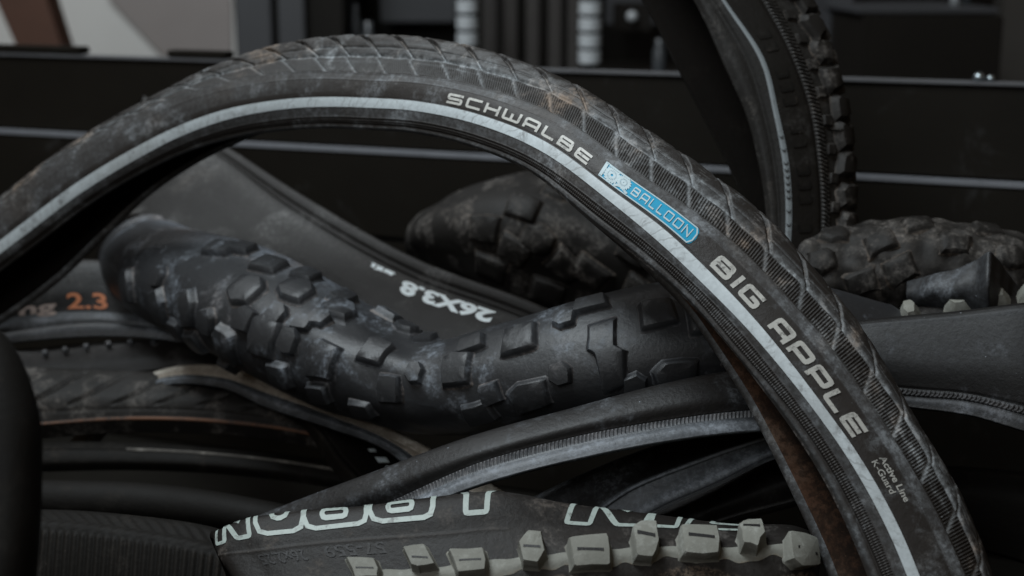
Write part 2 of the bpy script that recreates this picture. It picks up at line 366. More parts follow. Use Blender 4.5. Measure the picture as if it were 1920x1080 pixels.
def knob(s, u, v, shape, w, hgt, h, rot, mat, parent, name='knob', taper=.84, jit=.012):
    sh = np.array(SHAPES[shape], float); out = []
    for a, b in zip(sh, np.roll(sh, -1, 0)):
        out += [a+(b-a)*t for t in (0.06, .5, .94)]
    sh = np.array(out)+rng.normal(0, jit, (len(out), 2)); n = len(sh); c, s_ = math.cos(rot), math.sin(rot)
    def ring(k, lift):
        q = sh*k*[w, hgt]; return s.local(u, v, q[:, 0]*c-q[:, 1]*s_, q[:, 0]*s_+q[:, 1]*c, np.full(n, lift))
    rings = [ring(1.28, -.0016), ring(1.10, .0003), ring(1.0, h*.35), ring(taper+.05, h*.86), ring(taper-.02, h), ring(taper*.5, h*1.03)]
    V = np.vstack(rings+[s.local(u, v, [0.], [0.], [h*1.03])]); F = []
    for k in range(len(rings)-1):
        for i in range(n): j = (i+1) % n; F.append((k*n+i, k*n+j, (k+1)*n+j, (k+1)*n+i))
    k = len(rings)-1; F += [(k*n+i, k*n+(i+1) % n, len(V)-1) for i in range(n)]
    e = np.zeros(len(V)); e[:2*n] = .9
    if s.sgn < 0: pass
    o = mesh_obj(name, V, F, mat, parent, True, V[:, :2], {'dust': np.r_[np.full(n, .2), np.full(n, .4), np.zeros(n), np.full(n, .12), np.zeros(2*n+1)], 'earth': e*.8*rng.uniform(.2, 1)})  # pale ring round the base is a painted edge highlight
    me = o.data; me.set_sharp_from_angle(angle=math.radians(38)) if hasattr(me, 'set_sharp_from_angle') else None
    return o

# ------------------------------------------------------------------ setting
def box(name, x0, x1, y0, y1, z0, z1, mat, parent=None, bevel=.003):
    import bmesh
    bm = bmesh.new(); bmesh.ops.create_cube(bm, size=1)
    for vt in bm.verts: vt.co = ((x0+x1)/2+vt.co.x*(x1-x0), (y0+y1)/2+vt.co.y*(y1-y0), (z0+z1)/2+vt.co.z*(z1-z0))
    if bevel: bmesh.ops.bevel(bm, geom=bm.edges[:], offset=bevel, segments=2, affect='EDGES')
    V = [tuple(v.co) for v in bm.verts]; F = [[v.index for v in f.verts] for f in bm.faces]; bm.free()
    return mesh_obj(name, V, F, mat, parent, False)
def pbox(name, x0, y0, x1, y1, D, th, mat, parent=None, floor=False, bevel=.003):
    a, b = P(x0, y0, D), P(x1, y1, D); m = P((x0+x1)/2, (y0+y1)/2, D)
    return box(name, a[0], b[0], m[1], m[1]+th, 0.002 if floor else min(a[2], b[2]), max(a[2], b[2]), mat, parent, bevel)
M['floor'] = paint('dark_concrete', (.010, .009, .0075), .95, .5, 9, spec=.05)
M['plank'] = paint('black_painted_board', (.0095, .0078, .0058), .6, .3, 14, .16, (.034, .033, .032), wear_scale=14, spec=.12, bump=.2)
M['edge'] = paint('worn_board_edge', (.17, .175, .19), .55, .35, 50, .3, (.05, .05, .05))  # pale tone includes the light caught on the board's worn top edge
M['topedge'] = paint('dull_board_edge', (.10, .10, .105), .55, .35, 50, .3, (.03, .03, .03))
M['wall'] = paint('pale_plaster', (.62, .62, .6), .8, .08, 6)
M['greyboard'] = paint('grey_board', (.27, .245, .235), .7, .12, 8)
M['brown'] = paint('brown_timber', (.07, .028, .015), .6, .35, 14)
M['cab'] = paint('charcoal_cabinet', (.045, .046, .05), .5, .2, 12)
M['cabdark'] = paint('black_cabinet', (.011, .0095, .008), .5, .2, 12, spec=.15)
M['chrome'] = paint('pale_enamel', (.50, .53, .55), .3, .5, 60, .5, (.12, .12, .12), wear_scale=50)
M['steel'] = paint('shiny_steel', (.30, .34, .36), .25, .3, 200, metal=.9)
M['bar'] = paint('dull_metal', (.055, .05, .047), .45, .3, 30, metal=.4)
M['glass'] = paint('smoky_glass', (.05, .055, .06), .2, .2, 20)
g = mesh_obj('ground', [(-12, -6, 0), (12, -6, 0), (12, 14, 0), (-12, 14, 0)], [(0, 1, 2, 3)], M['floor'], None, False); struct(g)
w = mesh_obj('backdrop', [(-9, 5.2, -.2), (9, 5.2, -.2), (9, 5.2, 5), (-9, 5.2, 5)], [(0, 1, 2, 3)], M['cabdark'], None, False); struct(w)
# the board side of the bin, nearer at its right end
A0 = P(0, 100, 1.95); A1 = P(1920, 155, 1.49); A1[2] = A0[2]*.5+A1[2]*.5; A0[2] = A1[2]
ztop = A0[2]; ax = unit((A1-A0)*[1, 1, 0]); nrm = np.array([ax[1], -ax[0], 0]); nrm = nrm if nrm[1] < 0 else -nrm
B0 = P(0, 250, 1.95); zl2 = B0[2]; ph = ztop-zl2
bin_o = thing('board_barrier', 'low barrier of black horizontal boards with worn pale edges behind the tyre pile', 'barrier', (A0[0], A0[1], 0))
def slab(name, l0, l1, d0, d1, z0, z1, mat, parent, bev=.002):
    o = box(name, l0, l1, d0, d1, z0, z1, mat, None, bev); me = o.data
    co = np.empty(len(me.vertices)*3); me.vertices.foreach_get('co', co); co = co.reshape(-1, 3)
    W = A0[None]*[1, 1, 0]+co[:, :1]*ax+co[:, 1:2]*nrm+co[:, 2:]*[0, 0, 1]-np.array(parent.location)*1.0
    me.vertices.foreach_set('co', W.astype(np.float32).ravel()); me.update(); o.parent = parent; return o
slab('board', -.8, 2.4, -.02, .0, zl2+.004, ztop-.004, M['plank'], bin_o)
slab('edge_strip', -.8, 2.4, -.018, .004, ztop-.0035, ztop, M['topedge'], bin_o, .0008)
slab('board', -.8, 2.4, -.02, .010, zl2-ph, zl2-.003, M['plank'], bin_o)
slab('edge_strip', -.8, 2.4, -.019, .011, zl2-.0025, zl2+.003, M['edge'], bin_o, .0008)
slab('board', -.8, 2.4, -.02, .012, zl2-2.1*ph, zl2-ph-.006, M['plank'], bin_o)
slab('board', -.8, 2.4, -.02, .012, .002, zl2-2.1*ph-.006, M['plank'], bin_o)
slab('lug', -.10, .135, -.02, .003, ztop+.001, ztop+.011, M['plank'], bin_o)
slab('lug', .27, .36, -.02, .003, ztop+.001, ztop+.010, M['plank'], bin_o)
# room behind
o = pbox('pale_wall', -300, -400, 470, 400, 4.2, .1, M['wall'], None, True); o['label'] = 'pale plaster wall at the far left behind the boards'; o['category'] = 'wall'
def prism(name, pix, D, th, mat, parent=None):
    F_ = np.array([EYE+(P(x, y, 1.)-EYE)*(D/(P(x, y, 1.)-EYE)[1]) for x, y in pix]); n = len(F_); B_ = F_+np.array([0, th, 0])
    F = [tuple(range(n)), tuple(range(2*n-1, n-1, -1))]+[(i, i+n, (i+1) % n+n, (i+1) % n) for i in range(n)]
    return mesh_obj(name, np.vstack([F_, B_]), F, mat, parent, False)
o = prism('leaning_board', [(130, -180), (432, -180), (437, 330), (425, 250), (300, 100), (205, 0)], P(85, 0, 4.2)[1]-.016, .012, M['greyboard']); o['label'] = 'grey sheet leaning in front of the pale wall'; o['category'] = 'board'  # flat grey sheet standing in for the diagonal shadow on the wall
o = prism('timber_post', [(-90, -180), (50, -180), (88, 0), (118, 95), (200, 420), (110, 420), (32, 90), (-8, 0)], 3.0, .08, M['brown']); o['label'] = 'brown slanting post at the top left corner'; o['category'] = 'post'
cb = thing('cabinet', 'charcoal cabinet with tall panels beside the pale wall', 'cabinet', P(530, 900, 2.8)*[1, 1, 0])
for x0, x1, m in ((437, 503, 'cab'), (517, 566, 'cab')): pbox('door', x0, -500, x1, 300, 2.78, .02, M[m], cb, True)
pbox('body', 434, -520, 640, 300, 2.81, .4, M['cabdark'], cb, True)
sh = thing('shelf_unit', 'dark shelf unit with upright bars behind the black boards', 'shelf', P(1000, 900, 2.9)*[1, 1, 0])
pbox('back_panel', 650, -500, 1590, 300, 3.2, .03, M['cabdark'], sh, True)
pbox('panel', 708, -500, 852, 45, 3.05, .02, M['cab'], sh)
pbox('panel', 905, -500, 930, 300, 3.0, .02, M['bar'], sh, True)
for x in (945, 987, 1030, 1066): pbox('upright', x, -500, x+24, 300, 2.9, .03, M['bar'], sh, True)
pbox('panel', 1140, -500, 1240, 50, 3.0, .02, M['cab'], sh); pbox('shelf_board', 650, 150, 1590, 165, 2.7, .5, M['cabdark'], sh)
zsh = P(900, 150, 2.7)[2]
def lathe(name, cx, cy, prof, mat, parent=None, n=28):
    an = np.linspace(0, 2*math.pi, n, endpoint=False); V = []; F = []
    for r, z in prof: V += [(cx+r*math.cos(a), cy+r*math.sin(a), z) for a in an]
    for k in range(len(prof)-1):
        for i in range(n): j = (i+1) % n; F.append((k*n+i, k*n+j, (k+1)*n+j, (k+1)*n+i))
    F.append(tuple(range(n-1, -1, -1))); F.append(tuple(range((len(prof)-1)*n, len(prof)*n)))
    return mesh_obj(name, V, F, mat, parent)
def stack(px, ys, label, wpx, D=2.75):
    c = P(px, 60, D); r = wpx*D/FPX/2
    t = thing('ring_stack', label, 'stacked rings', (c[0], c[1], zsh+.001), 'pale ring stacks on the shelf')
    lathe('spindle', c[0], c[1], [(r*.45, zsh+.002), (r*.45, P(px, -160, D)[2])], M['cabdark'], t)
    for y in ys:
        z1, z0 = P(px, y-12, D)[2], P(px, y+12, D)[2]
        lathe('ring', c[0], c[1], [(r*.5, z0), (r*.97, z0), (r, z0+(z1-z0)*.1), (r, z0+(z1-z0)*.4), (r*.95, z0+(z1-z0)*.5), (r, z0+(z1-z0)*.6), (r, z0+(z1-z0)*.9), (r*.97, z1), (r*.5, z1)], M['chrome'], t)
stack(876, (-58, -24, 12, 43, 74, 106), 'stack of pale rings left of the upright bars', 40)
stack(1106, (-50, -20, 15, 46, 77, 108), 'stack of pale rings right of the upright bars', 42)
def pbottle(x, y0, y1, wp, D, label, mat, name='jar', cat='jar'):
    c = P(x, y1, D); r = wp*D/FPX/2; zt = P(x, y0, D)[2]
    o = lathe(name, c[0], c[1], [(r*.9, zsh+.002), (r, zsh+.01), (r, zsh+(zt-zsh)*.7), (r*.6, zsh+(zt-zsh)*.85), (r*.6, zt)], mat, None); o['label'] = label; o['category'] = cat
pbottle(692, 40, 100, 26, 2.8, 'small pale jar on the shelf beside the charcoal cabinet', M['glass'])
pbottle(668, 5, 100, 20, 2.95, 'slim glass jar on the shelf nearest the charcoal cabinet', M['glass'], 'bottle', 'bottle')
pbottle(1236, 72, 110, 24, 2.7, 'small round pot on the shelf behind the leaning tyre', M['glass'], 'pot', 'pot')
def ball(name, x, y, wp, D, label, cat, mat):
    c = P(x, y, D); r = wp*D/FPX/2; pr = [(max(r*math.cos(a), 1e-4), c[2]+r*math.sin(a)) for a in np.linspace(-1.57, 1.57, 12)]
    o = lathe(name, c[0], c[1], pr, mat); o['label'] = label; o['category'] = cat; return o
kb = pbox('drawer_front', 1150, 5, 1222, 60, 2.9, .02, M['cabdark'], sh)
ball('drawer_knob', 1185, 31, 20, 2.88, '', '', M['chrome']).parent = None
dk = bpy.data.objects['drawer_knob']; del dk['label']; del dk['category']; me = dk.data
for vt in me.vertices: vt.co -= sh.location
dk.parent = sh
mc = thing('machine_box', 'black box with a lighter rim behind the boards at the right', 'box', P(1740, 900, 2.4)*[1, 1, 0])
pbox('body', 1612, 28, 1868, 420, 2.4, .35, M['cabdark'], mc, True); pbox('lid', 1606, 14, 1874, 27, 2.38, .38, M['cab'], mc)
pbox('side_panel', 1552, -500, 1604, 420, 2.6, .3, M['cab'], mc, True); 
o = pbox('partition', 1885, -500, 2300, 420, 2.8, .06, M['greyboard'], None, True); o['label'] = 'brownish grey partition at the far right edge'; o['category'] = 'partition'; o.data.materials[0] = paint('brown_grey_board', (.045, .04, .035), .7, .15, 9)
for x, lb in ((1790, 'bright narrow tin on the black box'), (1812, 'dull narrow tin on the black box')):
    c = P(x, 12, 2.5); r = .0085
    o = lathe('tin', c[0], c[1], [(r, P(1740, 14, 2.4)[2]+.001), (r, P(x, -45, 2.5)[2])], M['chrome'] if x == 1790 else M['glass']); o['label'] = lb; o['category'] = 'tin'
bp = A0+ax*((P(1835, 150, 1.51)-A0)@ax); 
for k, (dx, rr, lb) in enumerate(((0, .0062, 'larger shiny bolt head on top of the black boards'), (.012, .0045, 'smaller shiny bolt head on top of the black boards'))):
    q = bp+ax*dx-nrm*.008; z0 = ztop+.0005
    o = lathe('bolt', q[0], q[1], [(rr, z0), (rr, z0+rr*.8), (rr*.7, z0+rr*1.3), (rr*.2, z0+rr*1.5)], M['steel']); o['label'] = lb; o['category'] = 'bolt'

# ------------------------------------------------------------------ the arched tyre with the blue badge
HS = [(-420, 760, 1.42, 3, 8, 58, 76, 100, 170), (-200, 535, 1.39, 3, 9, 60, 79, 105, 180), (0, 370, 1.35, 4, 11, 64, 85, 113, 193), (111, 285, 1.32, 5, 12, 66, 87, 115, 178),
 (204, 226, 1.30, 7, 14, 68, 89, 117, 160), (293, 178, 1.28, 9, 17, 70, 90, 122, 150), (389, 130, 1.255, 16, 32, 82, 102, 140, 150), (493, 93, 1.23, 25, 48, 98, 117, 158, 150),
 (607, 72, 1.195, 33, 62, 110, 129, 170, 150), (681, 68, 1.17, 37, 69, 115, 134, 176, 152), (800, 74, 1.13, 37, 69, 117, 136, 178, 157), (937, 104, 1.09, 34, 67, 117, 136, 180, 167),
 (1076, 160, 1.05, 30, 65, 118, 138, 182, 181), (1224, 254, 1.01, 27, 64, 120, 140, 185, 195), (1330, 326, .99, 27, 64, 125, 145, 193, 208), (1433, 407, .975, 27, 64, 130, 150, 203, 225),
 (1530, 513, .96, 27, 65, 138, 158, 218, 243), (1602, 600, .95, 27, 65, 142, 163, 229, 256), (1662, 692, .942, 27, 62, 138, 159, 220, 265), (1712, 780, .935, 27, 58, 132, 154, 207, 275),
 (1802, 933, .925, 26, 55, 127, 151, 200, 295), (1861, 1080, .917, 25, 52, 124, 149, 200, 310), (1920, 1280, .91, 25, 50, 124, 149, 200, 320), (1975, 1520, .905, 25, 50, 124, 149, 200, 320)]
S2 = np.array([h[:2] for h in HS], float); cl = np.r_[0, np.cumsum(np.linalg.norm(np.diff(S2, axis=0), axis=1))]
tg = unit((herm(cl, S2, np.minimum(cl+25, cl[-1]))-herm(cl, S2, np.maximum(cl-25, 0)))); nn = np.stack([-tg[:, 1], tg[:, 0]], 1)
LINES = {'so': [(1076, 312), (1150, 358), (1184, 380), (1240, 424), (1295, 473), (1345, 523), (1390, 571), (1430, 614), (1485, 682), (1544, 760), (1576, 804), (1620, 866), (1650, 920), (1678, 971), (1707, 1034), (1726, 1080), (1790, 1260), (1840, 1440)],
 'si': [(1060, 322), (1100, 348), (1160, 389), (1221, 441), (1275, 491), (1327, 541), (1365, 578), (1404, 620), (1461, 686), (1520, 760), (1550, 803), (1596, 868), (1626, 920), (1654, 973), (1685, 1039), (1701, 1080), (1766, 1260), (1816, 1440)],
 'bs': [(1050, 338), (1090, 363), (1160, 411), (1247, 484), (1317, 547), (1349, 578), (1411, 649), (1496, 756), (1537, 813), (1604, 914), (1640, 990), (1676, 1080), (1740, 1260), (1790, 1440)],
 'be': [(1040, 352), (1080, 376), (1160, 430), (1243, 499), (1297, 551), (1393, 662), (1476, 758), (1517, 815), (1582, 914), (1622, 1000), (1656, 1080), (1720, 1260), (1770, 1440)],
 'b': [(1030, 366), (1070, 389), (1160, 453), (1230, 513), (1300, 574), (1356, 637), (1404, 696), (1454, 763), (1483, 803), (1510, 843), (1538, 889), (1574, 960), (1604, 1024), (1626, 1080), (1690, 1260), (1740, 1440)],
 'far': [(1030, 360), (1070, 385), (1160, 461), (1240, 534), (1290, 587), (1352, 680), (1400, 757), (1446, 846), (1481, 918), (1505, 970), (1531, 1022), (1552, 1080), (1620, 1280), (1670, 1460)],
 'r': [(1110, 268), (1165, 303), (1258, 366), (1319, 410), (1391, 469), (1464, 545), (1480, 562), (1537, 625), (1596, 704), (1648, 781), (1696, 853), (1720, 894), (1752, 954), (1778, 1010), (1811, 1080), (1880, 1270), (1935, 1480)],
 'g': [(1010, 170), (1187, 270), (1317, 361), (1345, 384), (1382, 413), (1456, 484), (1500, 527), (1543, 572), (1594, 634), (1622, 672), (1659, 723), (1687, 765), (1716, 815), (1757, 888), (1796, 960), (1820, 1012), (1845, 1080), (1905, 1270), (1955, 1500)]}
def cross(S_, n_, pl):
    for a, b in zip(pl, pl[1:]):
        a, b = np.array(a, float), np.array(b, float); A = np.array([[n_[0], -(b-a)[0]], [n_[1], -(b-a)[1]]])
        t, k = np.linalg.solve(A, a-S_)
        if 0 <= k <= 1 and t > 0: return t
    return None
TB = []
for h, S_, n_ in zip(HS, S2, nn):
    g_, r_, so, si, b_, fa = h[3:]; e = dict(g=g_, r=r_, so=so, si=si, bs=si+.45*(b_-si), be=si+.70*(b_-si), b=b_, far=fa)
    if h[0] >= 1150:
        for k in e:
            t = cross(S_, n_, LINES[k]); e[k] = t if t else TB[-1][k]
    TB.append(e)
rows = []
for h, S_, n_, e in zip(HS, S2, nn, TB):
    D = h[2]; q = lambda t, d: P(*(S_+n_*t), D-d/1000)
    rows.append([q(e['far'], -31), q(e['b']*.6, -37), q(24, -30), q(5, -15), q(0, 0), q(e['g'], 11), q(e['r'], 20), q((e['r']+e['so'])/2, 25.5), q(e['so'], 27), q(e['si'], 26), q(e['bs'], 23.5), q(e['be'], 21), q(e['b'], 15)])
hero = Surf(rows, 7.5)
H = thing('tyre', 'arched worn tyre with pale reflective stripe and a blue badge on its side', 'tyre', base_of(hero), 'bicycle tyres in the pile')
u_a = .06
PITCH_CUT = .0335
def tread_h(U, V):
    h = np.zeros_like(U); du = np.zeros_like(U)
    k1 = V+.03*np.sin(U*900)*0; wob = np.sin(U*190)*.02+np.sin(U*73+1)*.02; line = np.exp(-((V-5.0-wob*.5)/(.085+wob))**2); l2 = np.exp(-((V-4.62)/.035)**2)
    h -= .0011*line+.0007*l2; du += 1.25*line*(.75+.25*np.sin(U*310+np.sin(U*97)*2))+.3*l2
    for bk in (3.35,): h -= .001*np.exp(-((V-bk)/.06)**2)
    cen = ss(3.2, 3.5, V)*(1-ss(4.95, 5.03, V))
    ph = (U-(V-4)*.019)/PITCH_CUT; d = np.abs(ph-np.round(ph))*PITCH_CUT
    cut = np.exp(-(d/(.0013+.0009*(1-ss(4, 4.8, V))))**2)*cen; h -= (.0016+.0016*(1-ss(4.0, 4.6, V)))*cut; du += 1.15*cut*ss(4.15, 4.7, V); 
    rb = ss(5.08, 5.14, V)*(1-ss(5.9, 5.96, V))
    rib = .5+.5*np.sin(2*math.pi*(U-(V-5)*.0012)/.0021); 
    ph2 = (U-.014-(V-5)*.011)/PITCH_CUT; d2 = np.abs(ph2-np.round(ph2))*PITCH_CUT
    ch_ = np.exp(-(d2/.0021)**2)*ss(5.0, 5.1, V)*(1-ss(5.95, 6, V))
    h += rb*(1-ch_)*(.0008*(rib**1.3)-.0002)-.0008*ch_; du += .6*ch_+.10*rb*rib+.22*np.exp(-((V-4.8)/.12)**2)
    h += .0007*cen*(1-cut)+.0004*np.sin(U*260+V*9)*np.sin(U*90+V*3)*cen
    h += .0004*np.exp(-((V-5.97)/.03)**2)
    ea = np.clip(rng.normal(0, 1, (U.shape[0]//18+2, 1)), 0, 1)
    ea = np.interp(np.arange(U.shape[0]), np.arange(len(ea))*18, ea[:, 0])[:, None]
    sc = np.abs(np.sin(V*21+np.sin(U*37)*1.5))**6
    return h, {'dust': np.clip(du, 0, 1.3), 'earth': .55*cut*ss(3.9, 4.4, V)*(1-ss(4.4, 4.9, V))+.42*sc*cen*ea*(V < 4.6)}
sheet('tread', hero, M['hero_tread'], H, (0, 1), (2, 6), 3600, 130, tread_h)
def side_h(U, V):
    rb = ss(9.98, 10.06, V)*(1-ss(10.94, 11.02, V)); l2 = np.exp(-((V-11.16)/.10)**2); bead = np.exp(-((V-11.55)/.22)**2); l0 = np.exp(-((V-9.97)/.06)**2)
    rib = .5+.5*np.sin(2*math.pi*U/.0019); two = np.abs(np.cos(math.pi*(V-10)*2))**.5; on = ss(.30*hero.L, .42*hero.L, U); step = np.exp(-((V-6.56)/.035)**2)
    edge = np.exp(-((V-6.03)/.03)**2); rt = ss(.40*hero.L, .52*hero.L, U); zone = ss(6.05, 6.12, V)*(1-ss(6.52, 6.6, V))
    wig = .5+.5*np.sin(U*47+1.3)*np.sin(U*113)
    h = rb*(on*(.0009*rib*two-.0004)-.0004*(1-on))-.0013*l2+.0009*bead+.0004*edge-.0003*np.exp(-((V-7.93)/.03)**2)+.0003*step+.0003*l0
    return h, {'dust': np.clip(.40*bead+.38*edge+.18*step*rt-.3*l2+.62*zone*rt*(.45+.55*wig)+.34*ss(9, 9.1, V)*(1-ss(9.85, 9.95, V))+.16*l0+.30*(V < 7.6)*(1-rt)*(.5+.5*wig), 0, 1), 'earth': .6*ss(11.72, 11.9, V)*ss(.35*hero.L, .5*hero.L, U)*(np.sin(U*61)+np.sin(U*143+1) > .3)}  # bead lip highlight and the lit left leg are painted in with the dust
sheet('sidewall', hero, M['hero_side'], H, (0, 1), (6, 12), 3200, 150, side_h)
sheet('sidewall', hero, M['dim'], H, (0, 1), (0, 2), 500, 40)
# lining: inner skin with its two bead rims
us = np.linspace(0, 1, 900); vs = np.r_[0, np.linspace(0, 12, 130), 12]; nv = len(vs)
G = hero.grid(us, vs); N = hero.normals(hero.grid(us, np.linspace(0, 12, nv)))*hero.sgn
off = np.full(nv, .003); off[0] = off[-1] = 0; off[1] = off[-2] = .0028
lip = np.exp(-((vs-.12)/.09)**2)*.0016
LG = G-N*(off+lip)[None, :, None]
fi, fj = np.meshgrid(np.arange(899), np.arange(nv-1), indexing='ij')
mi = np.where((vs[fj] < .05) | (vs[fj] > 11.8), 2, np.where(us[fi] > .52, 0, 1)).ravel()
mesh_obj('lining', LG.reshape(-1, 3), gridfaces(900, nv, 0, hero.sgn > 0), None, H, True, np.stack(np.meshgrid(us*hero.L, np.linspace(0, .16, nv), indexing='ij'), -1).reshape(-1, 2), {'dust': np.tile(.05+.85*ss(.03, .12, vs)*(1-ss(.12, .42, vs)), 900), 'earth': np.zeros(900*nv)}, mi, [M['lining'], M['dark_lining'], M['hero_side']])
sheet('reflective_stripe', hero, M['stripe'], H, (0, 1), (8.02, 8.98), 1600, 8, None, lift=.00035)
def along(s, p0, p1, vr):
    return s.find(*p0, vr)[0], s.find(*p1, vr)[0]
def hero_word(word, widths, gap, hw, shear, p0, p1, vb, vt, mat):
    parts, W = lay_word(word, widths, gap, hw, shear); a, b = along(hero, p0, p1, (vt, vb))
    put_strokes('lettering', hero, parts, lambda x, y: a+(b-a)*x/W, lambda x, y: vb+(vt-vb)*y, mat, H)
hero_word('SCHWALBE', [1.5, 1.45, 1.4, 1.7, 1.45, 1.2, 1.4, 1.35], .42, .125, .1, (836, 203), (1100, 305), 7.72, 6.98, M['ink'])
hero_word('BIG APPLE', [1.25, .3, 1.25, .9, 1.25, 1.25, 1.25, 1.1, 1.2], .33, .135, .12, (1328, 500), (1612, 815), 7.74, 6.92, M['ink'])
# blue badge with the two round marks and its word
a, b = along(hero, (1122, 330), (1303, 455), (6.6, 7.8)); vt, vb = 6.62, 7.76
rc = .022; us = np.linspace(0, 1, 90); pr = np.minimum(np.sqrt(np.clip(1-((us-(1-rc*2.2))/(rc*2.2)).clip(0, 1)**2, 0, 1))*.5+.5, 1)
Vb, Fb = [], []
for i, x in enumerate(us):
    for j in range(9):
        y = .5+(j/8-.5)*2*(pr[i]-.5+1e-3) if x > .9 else j/8
        Vb.append((x, y))
Fb = gridfaces(90, 9).tolist()
fu = lambda x, y: a+(b-a)*(x-.035*(1-y)*0); fv = lambda x, y: vb+(vt-vb)*y
bd = put_strokes('badge', hero, [(np.array(Vb), Fb)], fu, fv, M['blue'], H, .0003)
asp = 5.6
bw, W = lay_word('BALLOON', [1.3, 1.35, 1.05, 1.05, 1.4, 1.4, 1.3], .42, .085, .1)
put_strokes('lettering', hero, bw, lambda x, y: a+(b-a)*(.335+.60*x/W), lambda x, y: fv(0, .24+.54*y), M['badge_ink'], bd, .0006)
def circ(cx, cy, r, hw):
    an = np.linspace(0, 2*math.pi, 17)[:-1]; V, F = ribbon([(cx+r*math.cos(t), cy+r*math.sin(t)) for t in an], hw, True, 0); return V, F
fr = [ribbon([(.04, .04), (asp-.25, .04), (asp-.1, .3), (asp-.1, .7), (asp-.25, .96), (.04, .96)], .035, True, .02), circ(.62, .5, .36, .06), circ(.62, .5, .17, .05), circ(1.32, .56, .30, .055), circ(1.32, .56, .12, .05), ribbon([(.95, .1), (1.25, .3), (1.75, .12)], .07), ribbon([(.1, .1), (.1, .9)], .09), ribbon([(.25, .9), (.9, .93), (1.5, .93)], .06)]
put_strokes('emblem', hero, fr, lambda x, y: a+(b-a)*x/asp, fv, M['badge_ink'], bd, .0006)
a_, b_ = along(hero, (1640, 862), (1690, 948), (6.6, 7.8))
put_text('lettering', hero, 'Active Line', a_, b_, 7.20, 6.86, M['ink'], H, .02, .0004, .1)
a_, b_ = along(hero, (1630, 868), (1664, 932), (6.6, 7.8))
put_text('lettering', hero, 'K-Guard', a_, b_, 7.62, 7.30, M['ink'], H, .01, .0004, .1)

# ------------------------------------------------------------------ knobby tyre across the middle
def prof_main(an, f):
    dent = np.exp(-((f-.60)/.055)**2)
    return 1-.06*np.exp(-((((an-.5+math.pi) % (2*math.pi))-math.pi)/.8)**2)*(1+np.sin(f*17))-.30*dent*np.exp(-((((an-1.2+math.pi) % (2*math.pi))-math.pi)/.7)**2)+.03*np.cos(3*an+1)+.02*np.sin(9*f*3)*np.cos(an)
PM = [(420, 600, 1.66, 70), (330, 548, 1.60, 84), (282, 500, 1.50, 88), (335, 526, 1.37, 98), (448, 566, 1.29, 112), (640, 662, 1.2, 112), (850, 724, 1.135, 94), (1000, 700, 1.105, 106), (1150, 668, 1.085, 118), (1300, 640, 1.08, 118), (1460, 640, 1.09, 115), (1640, 680, 1.12, 110)]
km = Surf(tube_rows(PM, 20, 80, prof_main))
KM = thing('tyre', 'fat black tyre with spaced square knobs, bent across the middle of the pile', 'tyre', base_of(km), 'bicycle tyres in the pile')
def kd(U, V):
    f = U/km.L; seam = np.exp(-((V-8.9)/.05)**2)
    wr = .0012*np.sin(V*2.1+f*31)*np.sin(f*47)*np.exp(-((f-.62)/.12)**2)
    return .0005*seam+wr, {'dust': .35*seam+.75*ss(12, 14.5, V)*(1-ss(17, 19, V))*(1-ss(.45, .6, f)), 'earth': 0*U}  # top band is dust plus the bluish light from above, as colour
sheet('casing', km, M['knobby'], KM, nu=420, nv=121, disp=kd, thick=.003, inner=M['dark_lining'], closed=True)
KL = [(285, 548, 'hex', 13, 16, .2), (392, 602, 'hex', 15, 16, .3), (462, 598, 'trap', 14, 14, .3), (545, 640, 'hex', 14, 15, .3), (300, 520, 'hex', 12, 14, .2), (378, 548, 'hex', 14, 13, .3), (520, 592, 'hex', 14, 13, .3), (600, 600, 'hex', 14, 12, .3), (455, 470, 'block', 14, 12, .3), (575, 520, 'block', 15, 13, .3), (335, 615, 'trap', 13, 14, .3), (425, 690, 'trap', 13, 13, .3), (600, 735, 'block', 15, 12, .3), (1060, 600, 'hex', 15, 14, 0), (1050, 700, 'hex', 14, 13, 0), (920, 740, 'block', 14, 13, .2), (780, 700, 'hex', 13, 13, .2), (1190, 720, 'hex', 14, 14, 0),
 (706, 658, 'trap', 19, 19, .25), (859, 690, 'trap', 20, 21, .1), (974, 638, 'block', 22, 20, 0), (1137, 662, 'arrow', 21, 21, .05), (994, 740, 'trap', 24, 17, .3), (1232, 590, 'block', 21, 19, 0),
 (637, 585, 'hex', 20, 18, .3), (737, 585, 'block', 17, 17, .2), (763, 618, 'hex', 18, 15, .3), (641, 560, 'block', 15, 18, .2), (885, 650, 'block', 19, 12, .2), (1107, 575, 'block', 22, 12, 0), (730, 728, 'block', 17, 17, .3), (1270, 700, 'trap', 24, 18, .1), (1320, 600, 'block', 20, 19, 0),
 (241, 535, 'hex', 16, 21, .2), (300, 576, 'hex', 16, 23, .3), (350, 578, 'hex', 19, 24, .25), (426, 645, 'trap', 18, 23, .3), (496, 628, 'trap', 20, 24, .3), (607, 672, 'trap', 19, 21, .3), (322, 490, 'hex', 21, 18, .3), (404, 505, 'hex', 22, 16, .3), (463, 545, 'hex', 24, 21, .3), (555, 548, 'hex', 24, 18, .3), (262, 492, 'hex', 15, 18, .2), (345, 458, 'block', 20, 14, .2), (415, 470, 'block', 20, 14, .3), (505, 500, 'block', 20, 15, .3), (370, 640, 'block', 17, 17, .3), (526, 702, 'block', 17, 15, .3), (900, 772, 'block', 22, 14, .2), (1130, 770, 'block', 22, 14, 0), (215, 500, 'block', 12, 20, .1), (570, 610, 'block', 12, 10, .3), (800, 640, 'block', 14, 11, .2), (680, 765, 'block', 18, 12, .3), (1390, 650, 'block', 21, 20, 0)]
